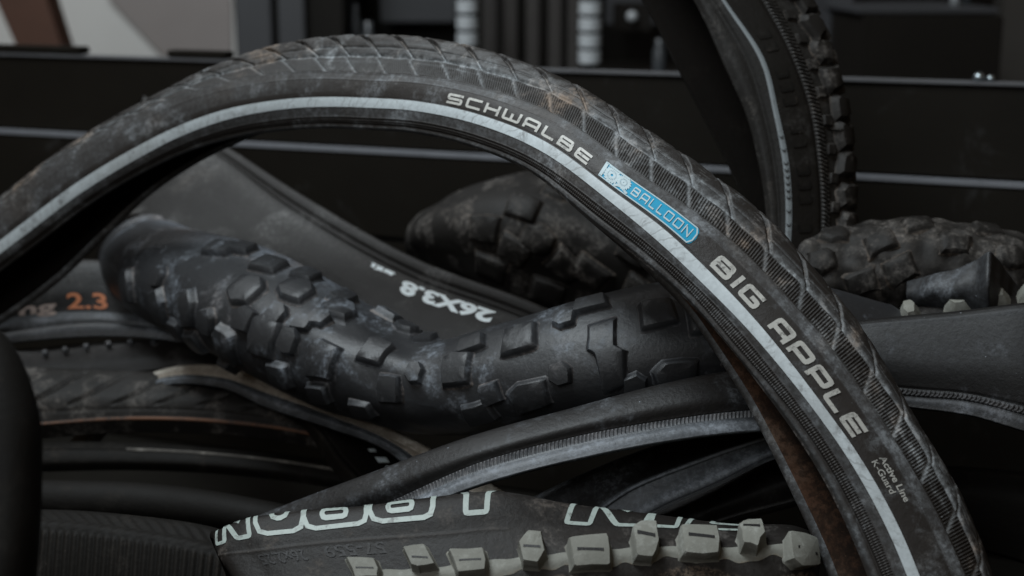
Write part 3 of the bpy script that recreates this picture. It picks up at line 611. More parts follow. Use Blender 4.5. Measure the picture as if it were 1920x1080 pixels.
for x, y, shp, w_, h_, r_ in KL:
    u, v = km.find(x, y)
    knob(km, u, v, shp, w_/1000*(1.55 if x < 640 else 1.32), h_/1000*(1.55 if x < 640 else 1.32), .0068 if x < 640 else .0060, r_*.5, M['knobby'], KM)
for i in range(16):                                   # knobs on the side turned away
    for v in (16.8, 18.8):
        knob(km, .2+i*.05, v+.5*(i % 2), 'block', .018, .018, .005, 0, M['knobby'], KM)

# ------------------------------------------------------------------ wide smooth casing with 26x3.8
def plain(st, front, w, front_v=6): return Surf(back_rows(st, [f/1000 for f in front], w/1000), front_v)
cs = plain([(1.62, [(270, 180), (262, 196), (256, 208), (215, 265), (150, 350)]), (1.57, [(345, 226), (336, 240), (326, 250), (275, 305), (205, 385)]), (1.51, [(432, 279), (420, 291), (408, 300), (352, 352), (275, 425)]), (1.42, [(560, 362), (547, 380), (536, 394), (492, 446), (430, 535)]), (1.30, [(800, 494), (788, 514), (778, 530), (740, 580), (690, 668)]), (1.22, [(1010, 572), (1000, 592), (990, 608), (960, 655), (920, 745)]), (1.2, [(1180, 650), (1170, 670), (1160, 685), (1140, 740), (1110, 820)])], [0, 6, 9, 26, 46], 70, 6)
CS = thing('tyre', 'wide smooth tyre wall with white size numbers 26X3.8 printed upside down', 'tyre', base_of(cs), 'bicycle tyres in the pile')
def csd(U, V):
    l = np.exp(-((V-5.0)/.14)**2); r = np.exp(-((V-5.55)/.16)**2); e = np.exp(-((V-4.4)/.3)**2)
    return -.002*l+.0016*r, {'dust': np.clip(.35*np.exp(-((V-6.15)/.25)**2)+.12*e+.22*r-.2*l+.25*np.exp(-((V-7.5)/.2)**2)*0, 0, 1), 'earth': 0*U}
sheet('casing', cs, M['wide'], CS, nu=300, nv=140, disp=csd, thick=.003, inner=M['dark_lining'])
q0, q1, q2, q3 = cs.find(931, 585, (5.6, 8)), cs.find(757, 524, (5.6, 8)), cs.find(917, 609, (5.6, 8)), cs.find(745, 549, (5.6, 8))
V, F, w_, h_ = font_mesh('26X3.8', .048)
bil = lambda k: (lambda x, y: (q0[k]*(1-x/w_)+q1[k]*x/w_)*(1-y/h_)+(q2[k]*(1-x/w_)+q3[k]*x/w_)*y/h_)
put_strokes('lettering', cs, [(V, F)], bil(0), bil(1), M['white_ink'], CS)
g0, g1 = cs.find(694, 498, (5.2, 8)), cs.find(738, 516, (5.2, 8)); dv = abs(cs.find(718, 515, (5.2, 8))[1]-cs.find(718, 506, (5.2, 8))[1])
marks = [ribbon(p, .07, ch=.1) for p in ([(0, .1), (.12, .0), (.12, .8)], [(.2, .1), (.34, .1), (.34, .9), (.2, .9)], [(.46, 0), (.46, .8), (.58, .8)], [(.66, .8), (.66, .1), (.8, .1), (.8, .8)], [(.9, .9), (.9, .1), (1, .4)])]
put_strokes('lettering', cs, marks, lambda x, y: g0[0]+(g1[0]-g0[0])*x, lambda x, y: g0[1]+(g1[1]-g0[1])*x+dv*(y-.5), M['white_ink'], CS)

# ------------------------------------------------------------------ knobby tyres behind
def bump_prof(amp, seed):
    r = np.random.default_rng(seed); ph = r.uniform(0, 6, 8)
    def f(an, t): return 1+amp*(np.sin(2*an+ph[0]+5*t)+.7*np.sin(3*an+ph[1]-9*t)+.5*np.cos(an+ph[2]+21*t))
    return f
def flat_prof(an, t): return bump_prof(.02, 2)(an, t)*(1+.07*np.cos(4*an+.9))
kb1 = Surf(tube_rows([(842, 520, 1.55, 40), (818, 478, 1.50, 48), (812, 446, 1.455, 50), (848, 442, 1.43, 72), (900, 440, 1.415, 94), (965, 446, 1.405, 118), (1120, 472, 1.40, 130), (1300, 520, 1.38, 130), (1480, 560, 1.38, 125)], 24, 80, flat_prof))
T1 = thing('tyre', 'dull knobby tyre in shadow under the arch, behind the wide smooth casing', 'tyre', base_of(kb1), 'bicycle tyres in the pile')
sheet('casing', kb1, M['dusty'], T1, nu=240, nv=81, thick=.003, inner=M['dark_lining'], closed=True)
for x, y, shp, r_ in ((910, 428, 'block', 0), (980, 388, 'block', .2), (1010, 450, 'hex', .5), (920, 500, 'block', .1), (1060, 500, 'block', .6), (1105, 510, 'block', .4), (1140, 400, 'block', .2), (1050, 360, 'hex', .3), (1190, 470, 'block', .3), (850, 470, 'block', 0), (830, 520, 'block', 0), (1030, 545, 'block', .1), (1200, 545, 'block', .3), (965, 470, 'block', .4)):
    u, v = kb1.find(x, y); knob(kb1, u, v, shp, .033, .027, .0055, r_, M['dusty'], T1)
kb2 = Surf(tube_rows([(1380, 540, 1.227, 80), (1500, 528, 1.207, 92), (1600, 515, 1.197, 92), (1720, 505, 1.187, 98), (1850, 520, 1.177, 96), (1960, 545, 1.177, 92), (2150, 620, 1.187, 90)], 20, 60, bump_prof(.022, 5)))
T2 = thing('tyre', 'dusty grey knobby tyre lying right of the arch, under the leaning tyre', 'tyre', base_of(kb2), 'bicycle tyres in the pile')
def rough_d(seed, amp):
    r = np.random.default_rng(seed); p = r.uniform(0, 6, (14, 3)); f_ = r.uniform(.5, 1.6, (14, 2))
    def d(U, V):
        h = sum(np.sin(U*170*a+V*2.2*b+c)*np.cos(V*1.7*a-U*90*b+e) for (a, b), (c, e, _) in zip(f_, p))/6
        return amp*h, {'dust': np.clip(.35*h+.1, 0, .6), 'earth': 0*U}
    return d
sheet('casing', kb2, M['dusty'], T2, nu=300, nv=121, disp=rough_d(3, .0026), thick=.003, inner=M['dark_lining'], closed=True)
for x, y, r_ in ((1565, 440, 0), (1650, 455, .3), (1540, 490, .2), (1722, 420, .3), (1690, 505, .4), (1615, 530, .2), (1790, 455, .1), (1850, 430, .1), (1895, 480, .2), (1740, 545, .1)):
    u, v = kb2.find(x, y); knob(kb2, u, v, random.choice(['block', 'hex', 'trap']), .025, .021, .0042, r_, M['dusty'], T2, taper=.78, jit=.03)
# folded smooth tube
fd = Surf([[P(x, y0+(y1-y0)*k/5, D-.012*math.sin(k/5*math.pi)) for k in range(6)] for x, y0, y1, D in ((1700, 528, 580, 1.13), (1757, 512, 578, 1.105), (1795, 503, 585, 1.095), (1832, 486, 592, 1.085), (1853, 472, 600, 1.075), (1866, 480, 604, 1.085), (1890, 512, 612, 1.115), (1935, 560, 625, 1.15), (2000, 590, 650, 1.17))], 2.5)
T3 = thing('inner_tube', 'folded smooth black tube poking up at the right edge', 'inner tube', base_of(fd))
sheet('tube_wall', fd, M['smooth'], T3, nu=160, nv=40, thick=.004, inner=M['dark_lining'], disp=lambda U, V: (.0009*np.sin(U*260+V)*np.exp(-((V-2.5)/2)**2), {'dust': .15+0*U, 'earth': 0*U}))

# ------------------------------------------------------------------ tyre leaning in the upper right
LT = [(1.260, [(1240, -420), (1170, -410), (1150, -405), (1080, -390), (1068, -388), (1020, -375)], (930, -350)), (1.240, [(1418, -160), (1352, -155), (1336, -150), (1272, -135), (1260, -132), (1212, -120)], (1118, -100)), (1.225, [(1508, -8), (1448, -4), (1430, 0), (1369, 8), (1356, 10), (1308, 15)], (1210, 12)), (1.215, [(1552, 92), (1500, 98), (1484, 102), (1437, 112), (1421, 116), (1358, 125)], (1265, 120)), (1.210, [(1575, 192), (1534, 196), (1518, 200), (1463, 208), (1446, 210), (1398, 215)], (1314, 212)), (1.205, [(1590, 305), (1550, 308), (1535, 310), (1484, 314), (1465, 315), (1424, 318)], (1368, 318)), (1.200, [(1592, 430), (1554, 430), (1540, 430), (1488, 432), (1470, 432), (1438, 432)], (1412, 430)), (1.190, [(1570, 600), (1530, 595), (1516, 592), (1466, 585), (1450, 583), (1420, 580)], (1400, 575))]
lt = Surf(back_rows(LT, [0, .012, .016, .022, .022, .015], .05), 6)
T4 = thing('tyre', 'tall tyre leaning at the upper right with side knobs and a thin grey stripe', 'tyre', base_of(lt), 'bicycle tyres in the pile')
def ltd(U, V):
    rb = ss(4.95, 5.02, V)*(1-ss(5.85, 5.95, V)); rib = .5+.5*np.sin(2*math.pi*(U+V*.004)/.0036)
    step = np.exp(-((V-6.0)/.08)**2); b_ = np.exp(-((V-8.7)/.18)**2); l = np.exp(-((V-8.35)/.08)**2)
    return rb*.0018*rib-.0012*step+.0016*b_-.001*l, {'dust': np.clip(.7*rb*rib+.05*b_+.15*np.exp(-((V-4.7)/.4)**2), 0, 1), 'earth': .25*b_*(np.sin(U*80) > .6)}
sheet('casing', lt, M['rear'], T4, nu=1000, nv=150, disp=ltd, thick=.003, inner=M['dark_lining'])
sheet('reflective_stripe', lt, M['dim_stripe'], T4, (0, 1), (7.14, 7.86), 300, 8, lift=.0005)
uo, _ = lt.find(1508, 0); ue, _ = lt.find(1590, 430)
for k in range(11):
    u = uo-.04+(ue-uo+.08)*k/10.; knob(lt, u, 4.15+rng.normal(0, .1), 'trap', .022, .019, .0068, rng.normal(.2, .15), M['dusty'], T4, jit=.06, taper=.72); knob(lt, u+.012, 3.1, 'block', .018, .014, .006, .1, M['dusty'], T4); knob(lt, u+.02, 4.75, 'block', .010, .009, .003, .1, M['dusty'], T4)
a, _ = lt.find(1475, 240, (7, 8)); b, _ = lt.find(1480, 425, (7, 8)); V, F, w_, h_ = font_mesh('u-uui  iuioi', .01)
put_strokes('embossing', lt, [ribbon([(x, 0.1), (x+.2, .2), (x+.25, .8), (x, .9)], .07) for x in np.arange(0, 9, .62) if int(x*10) % 4], lambda x, y: a+(b-a)*x/9, lambda x, y: 7.8-.6*y, M['emboss'], T4, .0009)
put_strokes('embossing', lt, [ribbon([(x, 0.1), (x+.25, .1), (x+.25, .9), (x, .9)], .06) for x in np.arange(0, 9, .55) if int(x*7) % 3], lambda x, y: uo+(ue-uo)*x/9, lambda x, y: 6.85-.5*y, M['dim'], T4, .0006)

# ------------------------------------------------------------------ the left-hand heap
e1 = plain([(1.46, [(-160, 590), (-160, 615), (-160, 650), (-160, 668), (-160, 690)]), (1.46, [(-60, 545), (-60, 575), (-60, 612), (-60, 636), (-60, 655)]), (1.45, [(40, 505), (40, 550), (40, 590), (40, 618), (40, 640)]), (1.45, [(180, 490), (184, 540), (190, 582), (195, 604), (200, 630)]), (1.45, [(275, 505), (290, 555), (300, 594), (305, 615), (312, 637)]), (1.45, [(370, 560), (385, 600), (398, 632), (405, 648), (412, 668)]), (1.44, [(460, 640), (470, 670), (478, 700), (482, 715), (486, 730)])], [0, 12, 19, 26, 31], 55)
E1 = thing('tyre', 'smooth tyre at the left edge printed with an orange 2.3', 'tyre', base_of(e1), 'bicycle tyres in the pile')
sheet('casing', e1, M['black'], E1, (0, 1), (0, 6.1), 200, 80, thick=.003, inner=M['dark_lining'])
sheet('bead', e1, M['grey_bead'], E1, (0, 1), (6.1, 8), 200, 40, disp=lambda U, V: (-.0015*np.exp(-((V-7.0)/.12)**2)+.0015*np.exp(-((V-7.5)/.3)**2), {'dust': .35*np.exp(-((V-6.45)/.25)**2)+.3*np.exp(-((V-7.5)/.25)**2), 'earth': 0*U}), thick=.003, inner=M['dark_lining'])
a, v_ = e1.find(127, 580); b, _ = e1.find(203, 578); put_text('lettering', e1, '2.3', a, b, v_, v_-.72, M['orange_ink'], E1, .02)
a, v_ = e1.find(36, 592); b, _ = e1.find(106, 588); put_text('lettering', e1, 'ng', a, b, v_+.2, v_-.45, M['pink_ink'], E1, .03)
f1 = plain([(1.42, [(-120, 665), (-120, 690), (-120, 712)]), (1.42, [(60, 655), (60, 685), (60, 708)]), (1.42, [(200, 643), (204, 675), (208, 703)]), (1.42, [(340, 640), (344, 668), (350, 692)]), (1.41, [(460, 680), (465, 705), (470, 725)]), (1.4, [(560, 740), (565, 760), (570, 775)])], [0, 16, 22], 50, 5.5)
F1 = thing('tyre', 'dark tyre with a row of small pale studs beneath the orange printed tyre', 'tyre', base_of(f1), 'bicycle tyres in the pile')
sheet('casing', f1, M['black'], F1, nu=160, nv=60, thick=.003, inner=M['dark_lining'])
for x, y in ((85, 664), (123, 658), (163, 652), (204, 647), (245, 645), (288, 644)):
    u, v = f1.find(x, y); knob(f1, u, max(v, 4.1), 'hex', .006, .006, .004, 0, M['grey_bead'], F1, 'stud')
gs = plain([(1.43, [(120, 840), (128, 846), (134, 850), (140, 856), (150, 866)]), (1.40, [(195, 762), (202, 768), (206, 772), (210, 776), (220, 788)]), (1.37, [(255, 712), (260, 717), (265, 720), (269, 723), (280, 730)]), (1.35, [(325, 688), (328, 695), (332, 702), (336, 707), (342, 718)]), (1.33, [(400, 684), (401, 694), (403, 704), (405, 711), (408, 725)]), (1.28, [(520, 714), (517, 727), (513, 738), (509, 748), (503, 764)]), (1.23, [(645, 767), (637, 780), (634, 782), (628, 790), (622, 802)]), (1.18, [(755, 815), (745, 827), (739, 829), (735, 835), (728, 844)]), (1.15, [(830, 855), (820, 865), (810, 875), (800, 885), (790, 897)]), (1.13, [(950, 925), (940, 935), (930, 945), (920, 955), (910, 967)])], [0, 6, 9, 12, 17], 45, 6)
G1 = thing('tyre', 'old tyre with frayed tan sidewall curving below the knobby tyre', 'tyre', base_of(gs), 'bicycle tyres in the pile')
sheet('sidewall', gs, M['tan'], G1, (0, 1), (0, 6.3), 400, 90, disp=lambda U, V: (-.001*np.exp(-((V-5.1)/.1)**2)+.0006*np.sin(U*700+np.sin(U*190)*3)*np.exp(-((V-5.2)/.5)**2), {'dust': .3*np.exp(-((V-4.5)/.3)**2), 'earth': .45*np.exp(-((V-5.6)/.5)**2)}), thick=.002, inner=M['dark_lining'])
sheet('bead', gs, M['grey_bead'], G1, (0, 1), (6.3, 8), 400, 40, disp=lambda U, V: (-.0012*np.exp(-((V-6.5)/.12)**2)+.001*np.exp(-((V-7.3)/.3)**2), {'dust': .25*np.exp(-((V-7.3)/.3)**2), 'earth': 0*U}), thick=.003, inner=M['dark_lining'])
hs = plain([(1.36, [(-160, 700), (-160, 750), (-160, 800), (-160, 807), (-160, 830)]), (1.36, [(40, 692), (40, 742), (40, 792), (40, 800), (40, 825)]), (1.36, [(220, 698), (221, 742), (222, 780), (222, 788), (222, 812)]), (1.35, [(400, 706), (400, 748), (400, 784), (400, 792), (400, 814)]), (1.32, [(590, 756), (592, 788), (595, 813), (596, 820), (598, 842)]), (1.28, [(740, 822), (745, 845), (748, 866), (750, 873), (752, 890)])], [0, 24, 28, 28, 20], 55)
H1 = thing('tyre', 'dark slick with slanted grooves and an orange line along its lower edge', 'tyre', base_of(hs), 'bicycle tyres in the pile')
def hsd(U, V):
    ph = (U+(V-4)*.045)/.042; d = np.abs(ph-np.round(ph))*.042; c = np.exp(-(d/.0026)**2)*ss(4, 4.1, V)*(1-ss(5.2, 5.5, V))
    return -.0042*c-.001*np.exp(-((V-5.6)/.05)**2), {'dust': .1*np.exp(-((V-4.1)/.2)**2), 'earth': 0*U}
sheet('casing', hs, M['dusty'], H1, nu=500, nv=110, disp=hsd, thick=.003, inner=M['dark_lining'])
M['rust_line'] = rubber('rust_coloured_line', base=(.13, .062, .036), dust_sheen=(.06, .05, .045), amount=.9, rough=.6, mask=False, cover=.48)
sheet('sidewall_line', hs, M['rust_line'], H1, (0, 1), (6.1, 6.95), 200, 6, lift=.0004)
h2 = plain([(1.33, [(-160, 840), (-160, 848), (-160, 856), (-160, 876), (-160, 892)]), (1.33, [(40, 830), (40, 838), (40, 846), (40, 868), (40, 886)]), (1.33, [(250, 830), (250, 838), (250, 846), (250, 866), (250, 882)]), (1.33, [(400, 840), (400, 847), (400, 854), (400, 872), (400, 888)]), (1.31, [(640, 868), (640, 876), (640, 886), (640, 903), (640, 918)]), (1.28, [(760, 895), (760, 903), (760, 913), (760, 930), (760, 945)])], [0, 10, 14, 18, 12], 50)
H2 = thing('tyre', 'dark tyre showing one thin worn pale ridge in the lower left heap', 'tyre', base_of(h2), 'bicycle tyres in the pile')
sheet('casing', h2, M['dim'], H2, nu=240, nv=80, thick=.003, inner=M['dark_lining'], disp=lambda U, V: (.001*np.exp(-((V-5.7)/.15)**2), {'dust': 1.0*np.exp(-((V-5.7)/.16)**2)*ss(.55*h2.L, .75*h2.L, U), 'earth': .35*np.exp(-((V-5.7)/.2)**2)*ss(.3*h2.L, .6*h2.L, U)}))
sheet('sidewall_line', h2, M['worn_ridge'], H2, (.42, 1), (5.5, 5.98), 160, 6, lambda U, V: (.0012*np.exp(-((V-5.7)/.2)**2), {}), lift=.0006)
h3 = Surf(tube_rows([(-200, 935, 1.22, 36), (80, 936, 1.22, 36), (300, 945, 1.21, 36), (470, 968, 1.2, 34), (640, 1010, 1.19, 34), (800, 1070, 1.18, 34)], 16, 40))
H3 = thing('inner_tube', 'plain dark grey tube lying in the lower left heap', 'inner tube', base_of(h3))
sheet('tube_wall', h3, M['dim'], H3, nu=120, nv=48, thick=.003, inner=M['dark_lining'], closed=True)
is_ = plain([(1.31, [(560, 730), (545, 740), (532, 748), (520, 756), (505, 765)]), (1.285, [(650, 785), (620, 790), (600, 796), (588, 800), (572, 806)]), (1.26, [(735, 845), (680, 850), (648, 855), (632, 860), (612, 866)]), (1.23, [(800, 915), (735, 910), (700, 912), (682, 916), (660, 922)]), (1.21, [(850, 990), (780, 985), (745, 985), (725, 985), (705, 988)])], [0, 14, 18, 18, 10], 45)
I1 = thing('tyre', 'narrow tyre with white check marks tucked behind the smooth ribbed tyre', 'tyre', base_of(is_), 'bicycle tyres in the pile')
sheet('casing', is_, M['dim'], I1, nu=160, nv=80, disp=lambda U, V: (-.0015*np.exp(-((V-6.3)/.12)**2)+.001*np.exp(-((V-7)/.3)**2), {'dust': .2*np.exp(-((V-7)/.3)**2), 'earth': 0*U}), thick=.003, inner=M['dark_lining'])
for x, y, sz in ((696, 846, .0056), (716, 863, .0092), (730, 878, .0056)):
    u, v = is_.find(x, y); q = np.array([(-.35, -.6), (.5, -.45), (.4, .6), (-.5, .45)])*sz
    pts = is_.local(u, v, q[:, 0], q[:, 1], np.full(4, .0006)); mesh_obj('check_mark', pts, [(0, 1, 2, 3)], M['white_ink'], I1)
# ribbed tyre in the bottom-left corner
ps = plain([(1.1, [(-160, 955), (-160, 975), (-160, 1000), (-160, 1080), (-160, 1180)]), (1.1, [(40, 955), (40, 972), (40, 992), (34, 1075), (30, 1180)]), (1.09, [(150, 958), (150, 976), (148, 998), (142, 1080), (136, 1180)]), (1.08, [(260, 968), (258, 990), (256, 1012), (250, 1090), (244, 1190)]), (1.07, [(380, 985), (376, 1010), (373, 1032), (366, 1105), (358, 1200)]), (1.07, [(520, 1025), (515, 1050), (510, 1070), (500, 1140), (490, 1240)])], [0, 16, 26, 34, 34], 55, 6)
P1 = thing('tyre', 'slick with fine chevrons and upright ribs in the bottom left corner', 'tyre', base_of(ps), 'bicycle tyres in the pile')
def psd(U, V):
    rb = ss(6.0, 6.1, V); rib = .5+.5*np.sin(2*math.pi*U/.0066)
    cv = np.sin(2*math.pi*(U+.012*np.abs(V-5.1))/.011); cz = ss(4.2, 4.4, V)*(1-ss(5.8, 5.95, V))
    return rb*.0013*rib+cz*.00025*cv, {'dust': .15*rb*rib+.04*cz*(cv > .3), 'earth': 0*U}
sheet('casing', ps, M['dim'], P1, nu=900, nv=120, disp=psd, thick=.003, inner=M['dark_lining'])
# dark blurred tyre at the left edge, close to the lens
os_ = Surf(tube_rows([(-330, 640, .80, 50), (-150, 610, .77, 52), (-30, 668, .75, 54), (14, 780, .74, 58), (18, 920, .73, 58), (4, 1100, .72, 62), (-30, 1350, .72, 62)], 18, 50, bump_prof(.03, 9)))
O1 = thing('tyre', 'blurred dark tyre standing closest at the lower left edge', 'tyre', base_of(os_), 'bicycle tyres in the pile')
sheet('casing', os_, M['dim'], O1, nu=160, nv=73, thick=.003, inner=M['dark_lining'], closed=True)

# ------------------------------------------------------------------ smooth tyres right of centre
js = plain([(1.08, [(380, 1010), (400, 1030), (425, 1052), (432, 1060), (440, 1074)]), (1.06, [(548, 943), (570, 967), (600, 992), (607, 1002), (616, 1018)]), (1.04, [(690, 890), (705, 918), (730, 940), (737, 952), (745, 968)]), (1.02, [(890, 817), (897, 845), (906, 864), (910, 880), (915, 903)]), (1.015, [(1075, 766), (1080, 795), (1087, 816), (1090, 832), (1094, 857)]), (1.015, [(1233, 724), (1240, 760), (1247, 787), (1250, 801), (1254, 826)]), (1.02, [(1375, 697), (1381, 738), (1389, 770), (1392, 785), (1397, 808)]), (1.03, [(1520, 690), (1525, 730), (1530, 765), (1532, 781), (1536, 804)]), (1.05, [(1680, 705), (1682, 745), (1684, 780), (1685, 796), (1687, 818)])], [0, 15, 16, 18, 25], 48)
J1 = thing('tyre', 'smooth tyre with a finely ribbed rim and bluish bead rising to the arch', 'tyre', base_of(js), 'bicycle tyres in the pile')
sheet('casing', js, M['smooth'], J1, (0, 1), (0, 6), 400, 90, thick=.003, inner=M['dark_lining'])
def jsd(U, V):
    rb = ss(6.03, 6.1, V)*(1-ss(6.85, 6.95, V)); rib = .5+.5*np.sin(2*math.pi*(U+V*.001)/.0029)
    l = np.exp(-((V-6.02)/.05)**2); b_ = np.exp(-((V-7.5)/.35)**2)
    return -.0006*l+rb*(.0008*rib-.0008)+.0012*b_, {'dust': np.clip(.5*np.exp(-((V-6.08)/.06)**2)+.3*rb*rib+.4*b_, 0, 1), 'earth': .45*rb}  # bead band lightened through this mask
sheet('bead', js, M['grey_bead'], J1, (0, 1), (6, 8), 1800, 60, disp=jsd, thick=.003, inner=M['dark_lining'])
k1 = plain([(1.08, [(890, 990), (940, 1005), (985, 1015), (992, 1018), (1040, 1030), (1050, 1038)]), (1.075, [(1004, 932), (1045, 958), (1085, 978), (1092, 982), (1140, 1000), (1150, 1008)]), (1.07, [(1120, 878), (1150, 900), (1185, 914), (1193, 920), (1240, 944), (1250, 953)]), (1.07, [(1225, 838), (1255, 858), (1290, 871), (1297, 878), (1335, 903), (1344, 912)]), (1.075, [(1400, 790), (1415, 806), (1425, 824), (1429, 832), (1444, 852), (1449, 862)]), (1.085, [(1560, 745), (1570, 760), (1580, 780), (1583, 788), (1594, 808), (1598, 816)])], [0, 10, 20, 19, 26, 27], 45)
K1 = thing('tyre', 'smooth tyre with two pale ridges below the ribbed rim tyre', 'tyre', base_of(k1), 'bicycle tyres in the pile')
kd1 = lambda U, V: (-.0012*np.exp(-((V-6.55)/.1)**2)+.0014*np.exp(-((V-6.1)/.2)**2)+.0010*np.exp(-((V-7.85)/.18)**2)-.0008*np.exp(-((V-8.3)/.1)**2), {'dust': 1.3*np.exp(-((V-6.12)/.22)**2)+1.1*np.exp(-((V-7.88)/.22)**2)+.35*ss(6.6, 7, V)*(1-ss(7.7, 8, V)), 'earth': 0*U})  # ridges coloured as lit, since the tyre above blocks the lamp
sheet('casing', k1, M['smooth'], K1, (0, 1), (0, 5.9), 300, 70, kd1, thick=.003, inner=M['dark_lining'])
sheet('bead', k1, M['grey_bead'], K1, (0, 1), (5.9, 9), 400, 80, kd1, thick=.003, inner=M['dark_lining'])
k2 = plain([(1.12, [(1060, 1030), (1110, 1050), (1180, 1062), (1188, 1070), (1192, 1075)]), (1.12, [(1230, 948), (1280, 972), (1335, 978), (1341, 984), (1346, 992)]), (1.12, [(1380, 880), (1430, 915), (1487, 934), (1492, 940), (1497, 948)]), (1.12, [(1540, 820), (1590, 860), (1645, 885), (1650, 891), (1655, 898)])], [0, 20, 18, 17, 12], 45)
K2 = thing('tyre', 'very dark speckled tyre with a thin bead line low beside the arch', 'tyre', base_of(k2), 'bicycle tyres in the pile')
sheet('casing', k2, M['black'], K2, nu=240, nv=90, disp=lambda U, V: (.0008*np.exp(-((V-6.5)/.4)**2), {'dust': .35*np.exp(-((V-6.15)/.15)**2)+.4*np.exp(-((V-7.2)/.15)**2), 'earth': 0*U}), thick=.003, inner=M['dark_lining'])
ms = plain([(1.09, [(1400, 660), (1402, 680), (1406, 710), (1410, 735), (1412, 745), (1414, 765)]), (1.08, [(1500, 620), (1502, 640), (1506, 690), (1510, 725), (1512, 736), (1514, 755)]), (1.06, [(1600, 603), (1604, 615), (1612, 672), (1618, 722), (1620, 735), (1624, 755)]), (1.045, [(1700, 592), (1704, 606), (1714, 676), (1722, 730), (1724, 744), (1727, 766)]), (1.03, [(1800, 583), (1803, 598), (1808, 680), (1812, 738), (1814, 752), (1816, 778)]), (1.01, [(1920, 568), (1920, 586), (1920, 688), (1920, 762), (1920, 778), (1920, 808)]), (1.0, [(2080, 560), (2080, 590), (2080, 710), (2080, 800), (2080, 818), (2080, 850)])], [0, 9, 20, 21, 23, 27], 55)
MS = thing('tyre', 'smooth dusty black tyre wall at the right edge with a beaded rim', 'tyre', base_of(ms), 'bicycle tyres in the pile')
def msd(U, V):
    b_ = np.exp(-((V-8.4)/.3)**2); c = ss(7.05, 7.1, V)*(1-ss(7.85, 7.92, V)); rib = .5+.5*np.sin(2*math.pi*(U+V*.003)/.0034)
    return -.0012*np.exp(-((V-7.0)/.06)**2)+c*.0012*rib-.0014*np.exp(-((V-8.0)/.06)**2)+.001*b_+.0005*np.exp(-((V-4.9)/.1)**2), {'dust': np.clip(.10*np.exp(-((V-5.7)/.55)**2)*(.55+.45*np.sin(U*29+V*1.3+2))+.35*c*rib+.25*b_+.12*np.exp(-((V-4.95)/.15)**2), 0, 1), 'earth': .3*c}
sheet('casing', ms, M['side_wall'], MS, nu=700, nv=130, disp=msd, thick=.003, inner=M['dark_lining'])
ns_ = Surf(tube_rows([(1560, 650, 1.13, 58), (1690, 640, 1.12, 60), (1790, 628, 1.11, 62), (1880, 618, 1.1, 62), (2010, 610, 1.1, 62)], 16, 40))
N1 = thing('tyre', 'tyre with pale grey knobs peeking over the smooth right tyre', 'tyre', base_of(ns_), 'bicycle tyres in the pile')
sheet('casing', ns_, M['black'], N1, nu=120, nv=60, thick=.003, inner=M['dark_lining'], closed=True)
for x, y, s_ in ((1706, 588, .015), (1797, 573, .021), (1864, 563, .022), (1935, 556, .022)):
    u, v = ns_.find(x, y+4); knob(ns_, u, v, 'hex', s_, .018, .011, 0, M['pale'], N1, taper=.6)
qs = plain([(1.12, [(1560, 860), (1562, 880), (1566, 910), (1570, 960), (1574, 1010)]), (1.1, [(1720, 870), (1722, 880), (1726, 915), (1728, 960), (1730, 1010)]), (1.08, [(1850, 878), (1852, 888), (1856, 925), (1860, 980), (1864, 1040)]), (1.06, [(1960, 890), (1960, 902), (1960, 940), (1960, 1000), (1960, 1070)]), (1.05, [(2100, 915), (2100, 930), (2100, 970), (2100, 1040), (2100, 1110)])], [0, 12, 24, 22, 12], 50)
Q1 = thing('tyre', 'shadowed tyre in the lower right corner behind the arch', 'tyre', base_of(qs), 'bicycle tyres in the pile')
sheet('casing', qs, M['dim'], Q1, nu=200, nv=70, disp=lambda U, V: (.0006*np.exp(-((V-5.1)/.1)**2), {'dust': .2*np.exp(-((V-5.0)/.15)**2), 'earth': 0*U}), thick=.003, inner=M['dark_lining'])

# ------------------------------------------------------------------ front tyre with outlined letters and pale knobs
def shf(pts, dx, dy=0): return [(x+dx, y+dy) for x, y in pts]
a0 = [(402, 1000), (404, 1020), (412, 1041), (440, 1087), (448, 1115), (470, 1160)]
LS = [(1.03, shf(a0, 60, 30)), (1.0, shf(a0, 12, 8)), (.975, a0), (.965, [(455, 976), (462, 1003), (475, 1034), (510, 1086), (518, 1118), (540, 1165)]), (.96, [(548, 961), (556, 992), (570, 1022), (604, 1078), (612, 1112), (640, 1160)]), (.955, [(689, 949), (698, 976), (712, 1010), (740, 1068), (748, 1104), (770, 1150)]), (.95, [(807, 934), (815, 965), (828, 1002), (850, 1060), (855, 1096), (870, 1140)]), (.95, [(926, 923), (930, 956), (936, 992), (945, 1048), (948, 1086), (955, 1130)]), (.95, [(1067, 946), (1066, 978), (1068, 1000), (1072, 1036), (1075, 1080), (1078, 1130)]), (.955, [(1218, 964), (1215, 984), (1212, 1003), (1210, 1026), (1210, 1070), (1210, 1125)]), (.96, [(1381, 983), (1378, 993), (1376, 1006), (1375, 1026), (1372, 1062), (1372, 1118)]), (.965, [(1490, 986), (1490, 994), (1490, 1006), (1490, 1022), (1488, 1070), (1484, 1120)]), (.98, [(1526, 1000), (1527, 1008), (1528, 1018), (1530, 1035), (1526, 1078), (1515, 1125)]), (1.02, [(1530, 1020), (1531, 1028), (1532, 1040), (1534, 1055), (1530, 1095), (1518, 1135)])]
ls = Surf(back_rows(LS, [0, .012, .020, .034, .042, .046], .055), 6.5)
L1 = thing('tyre', 'dark front tyre with outlined pale letters and a row of pale grey knobs', 'tyre', base_of(ls), 'bicycle tyres in the pile')
def lsd(U, V):
    cr = np.exp(-((V-6.0)/.035)**2)*(U < .5*ls.L)
    return .0007*cr, {'dust': .35*cr+.15*ss(5, 6.2, V)*ss(.4*ls.L, .55*ls.L, U)*(1-ss(.85*ls.L, .95*ls.L, U)), 'earth': .9*ss(8.05, 8.3, V+.25*np.sin(U*70))}
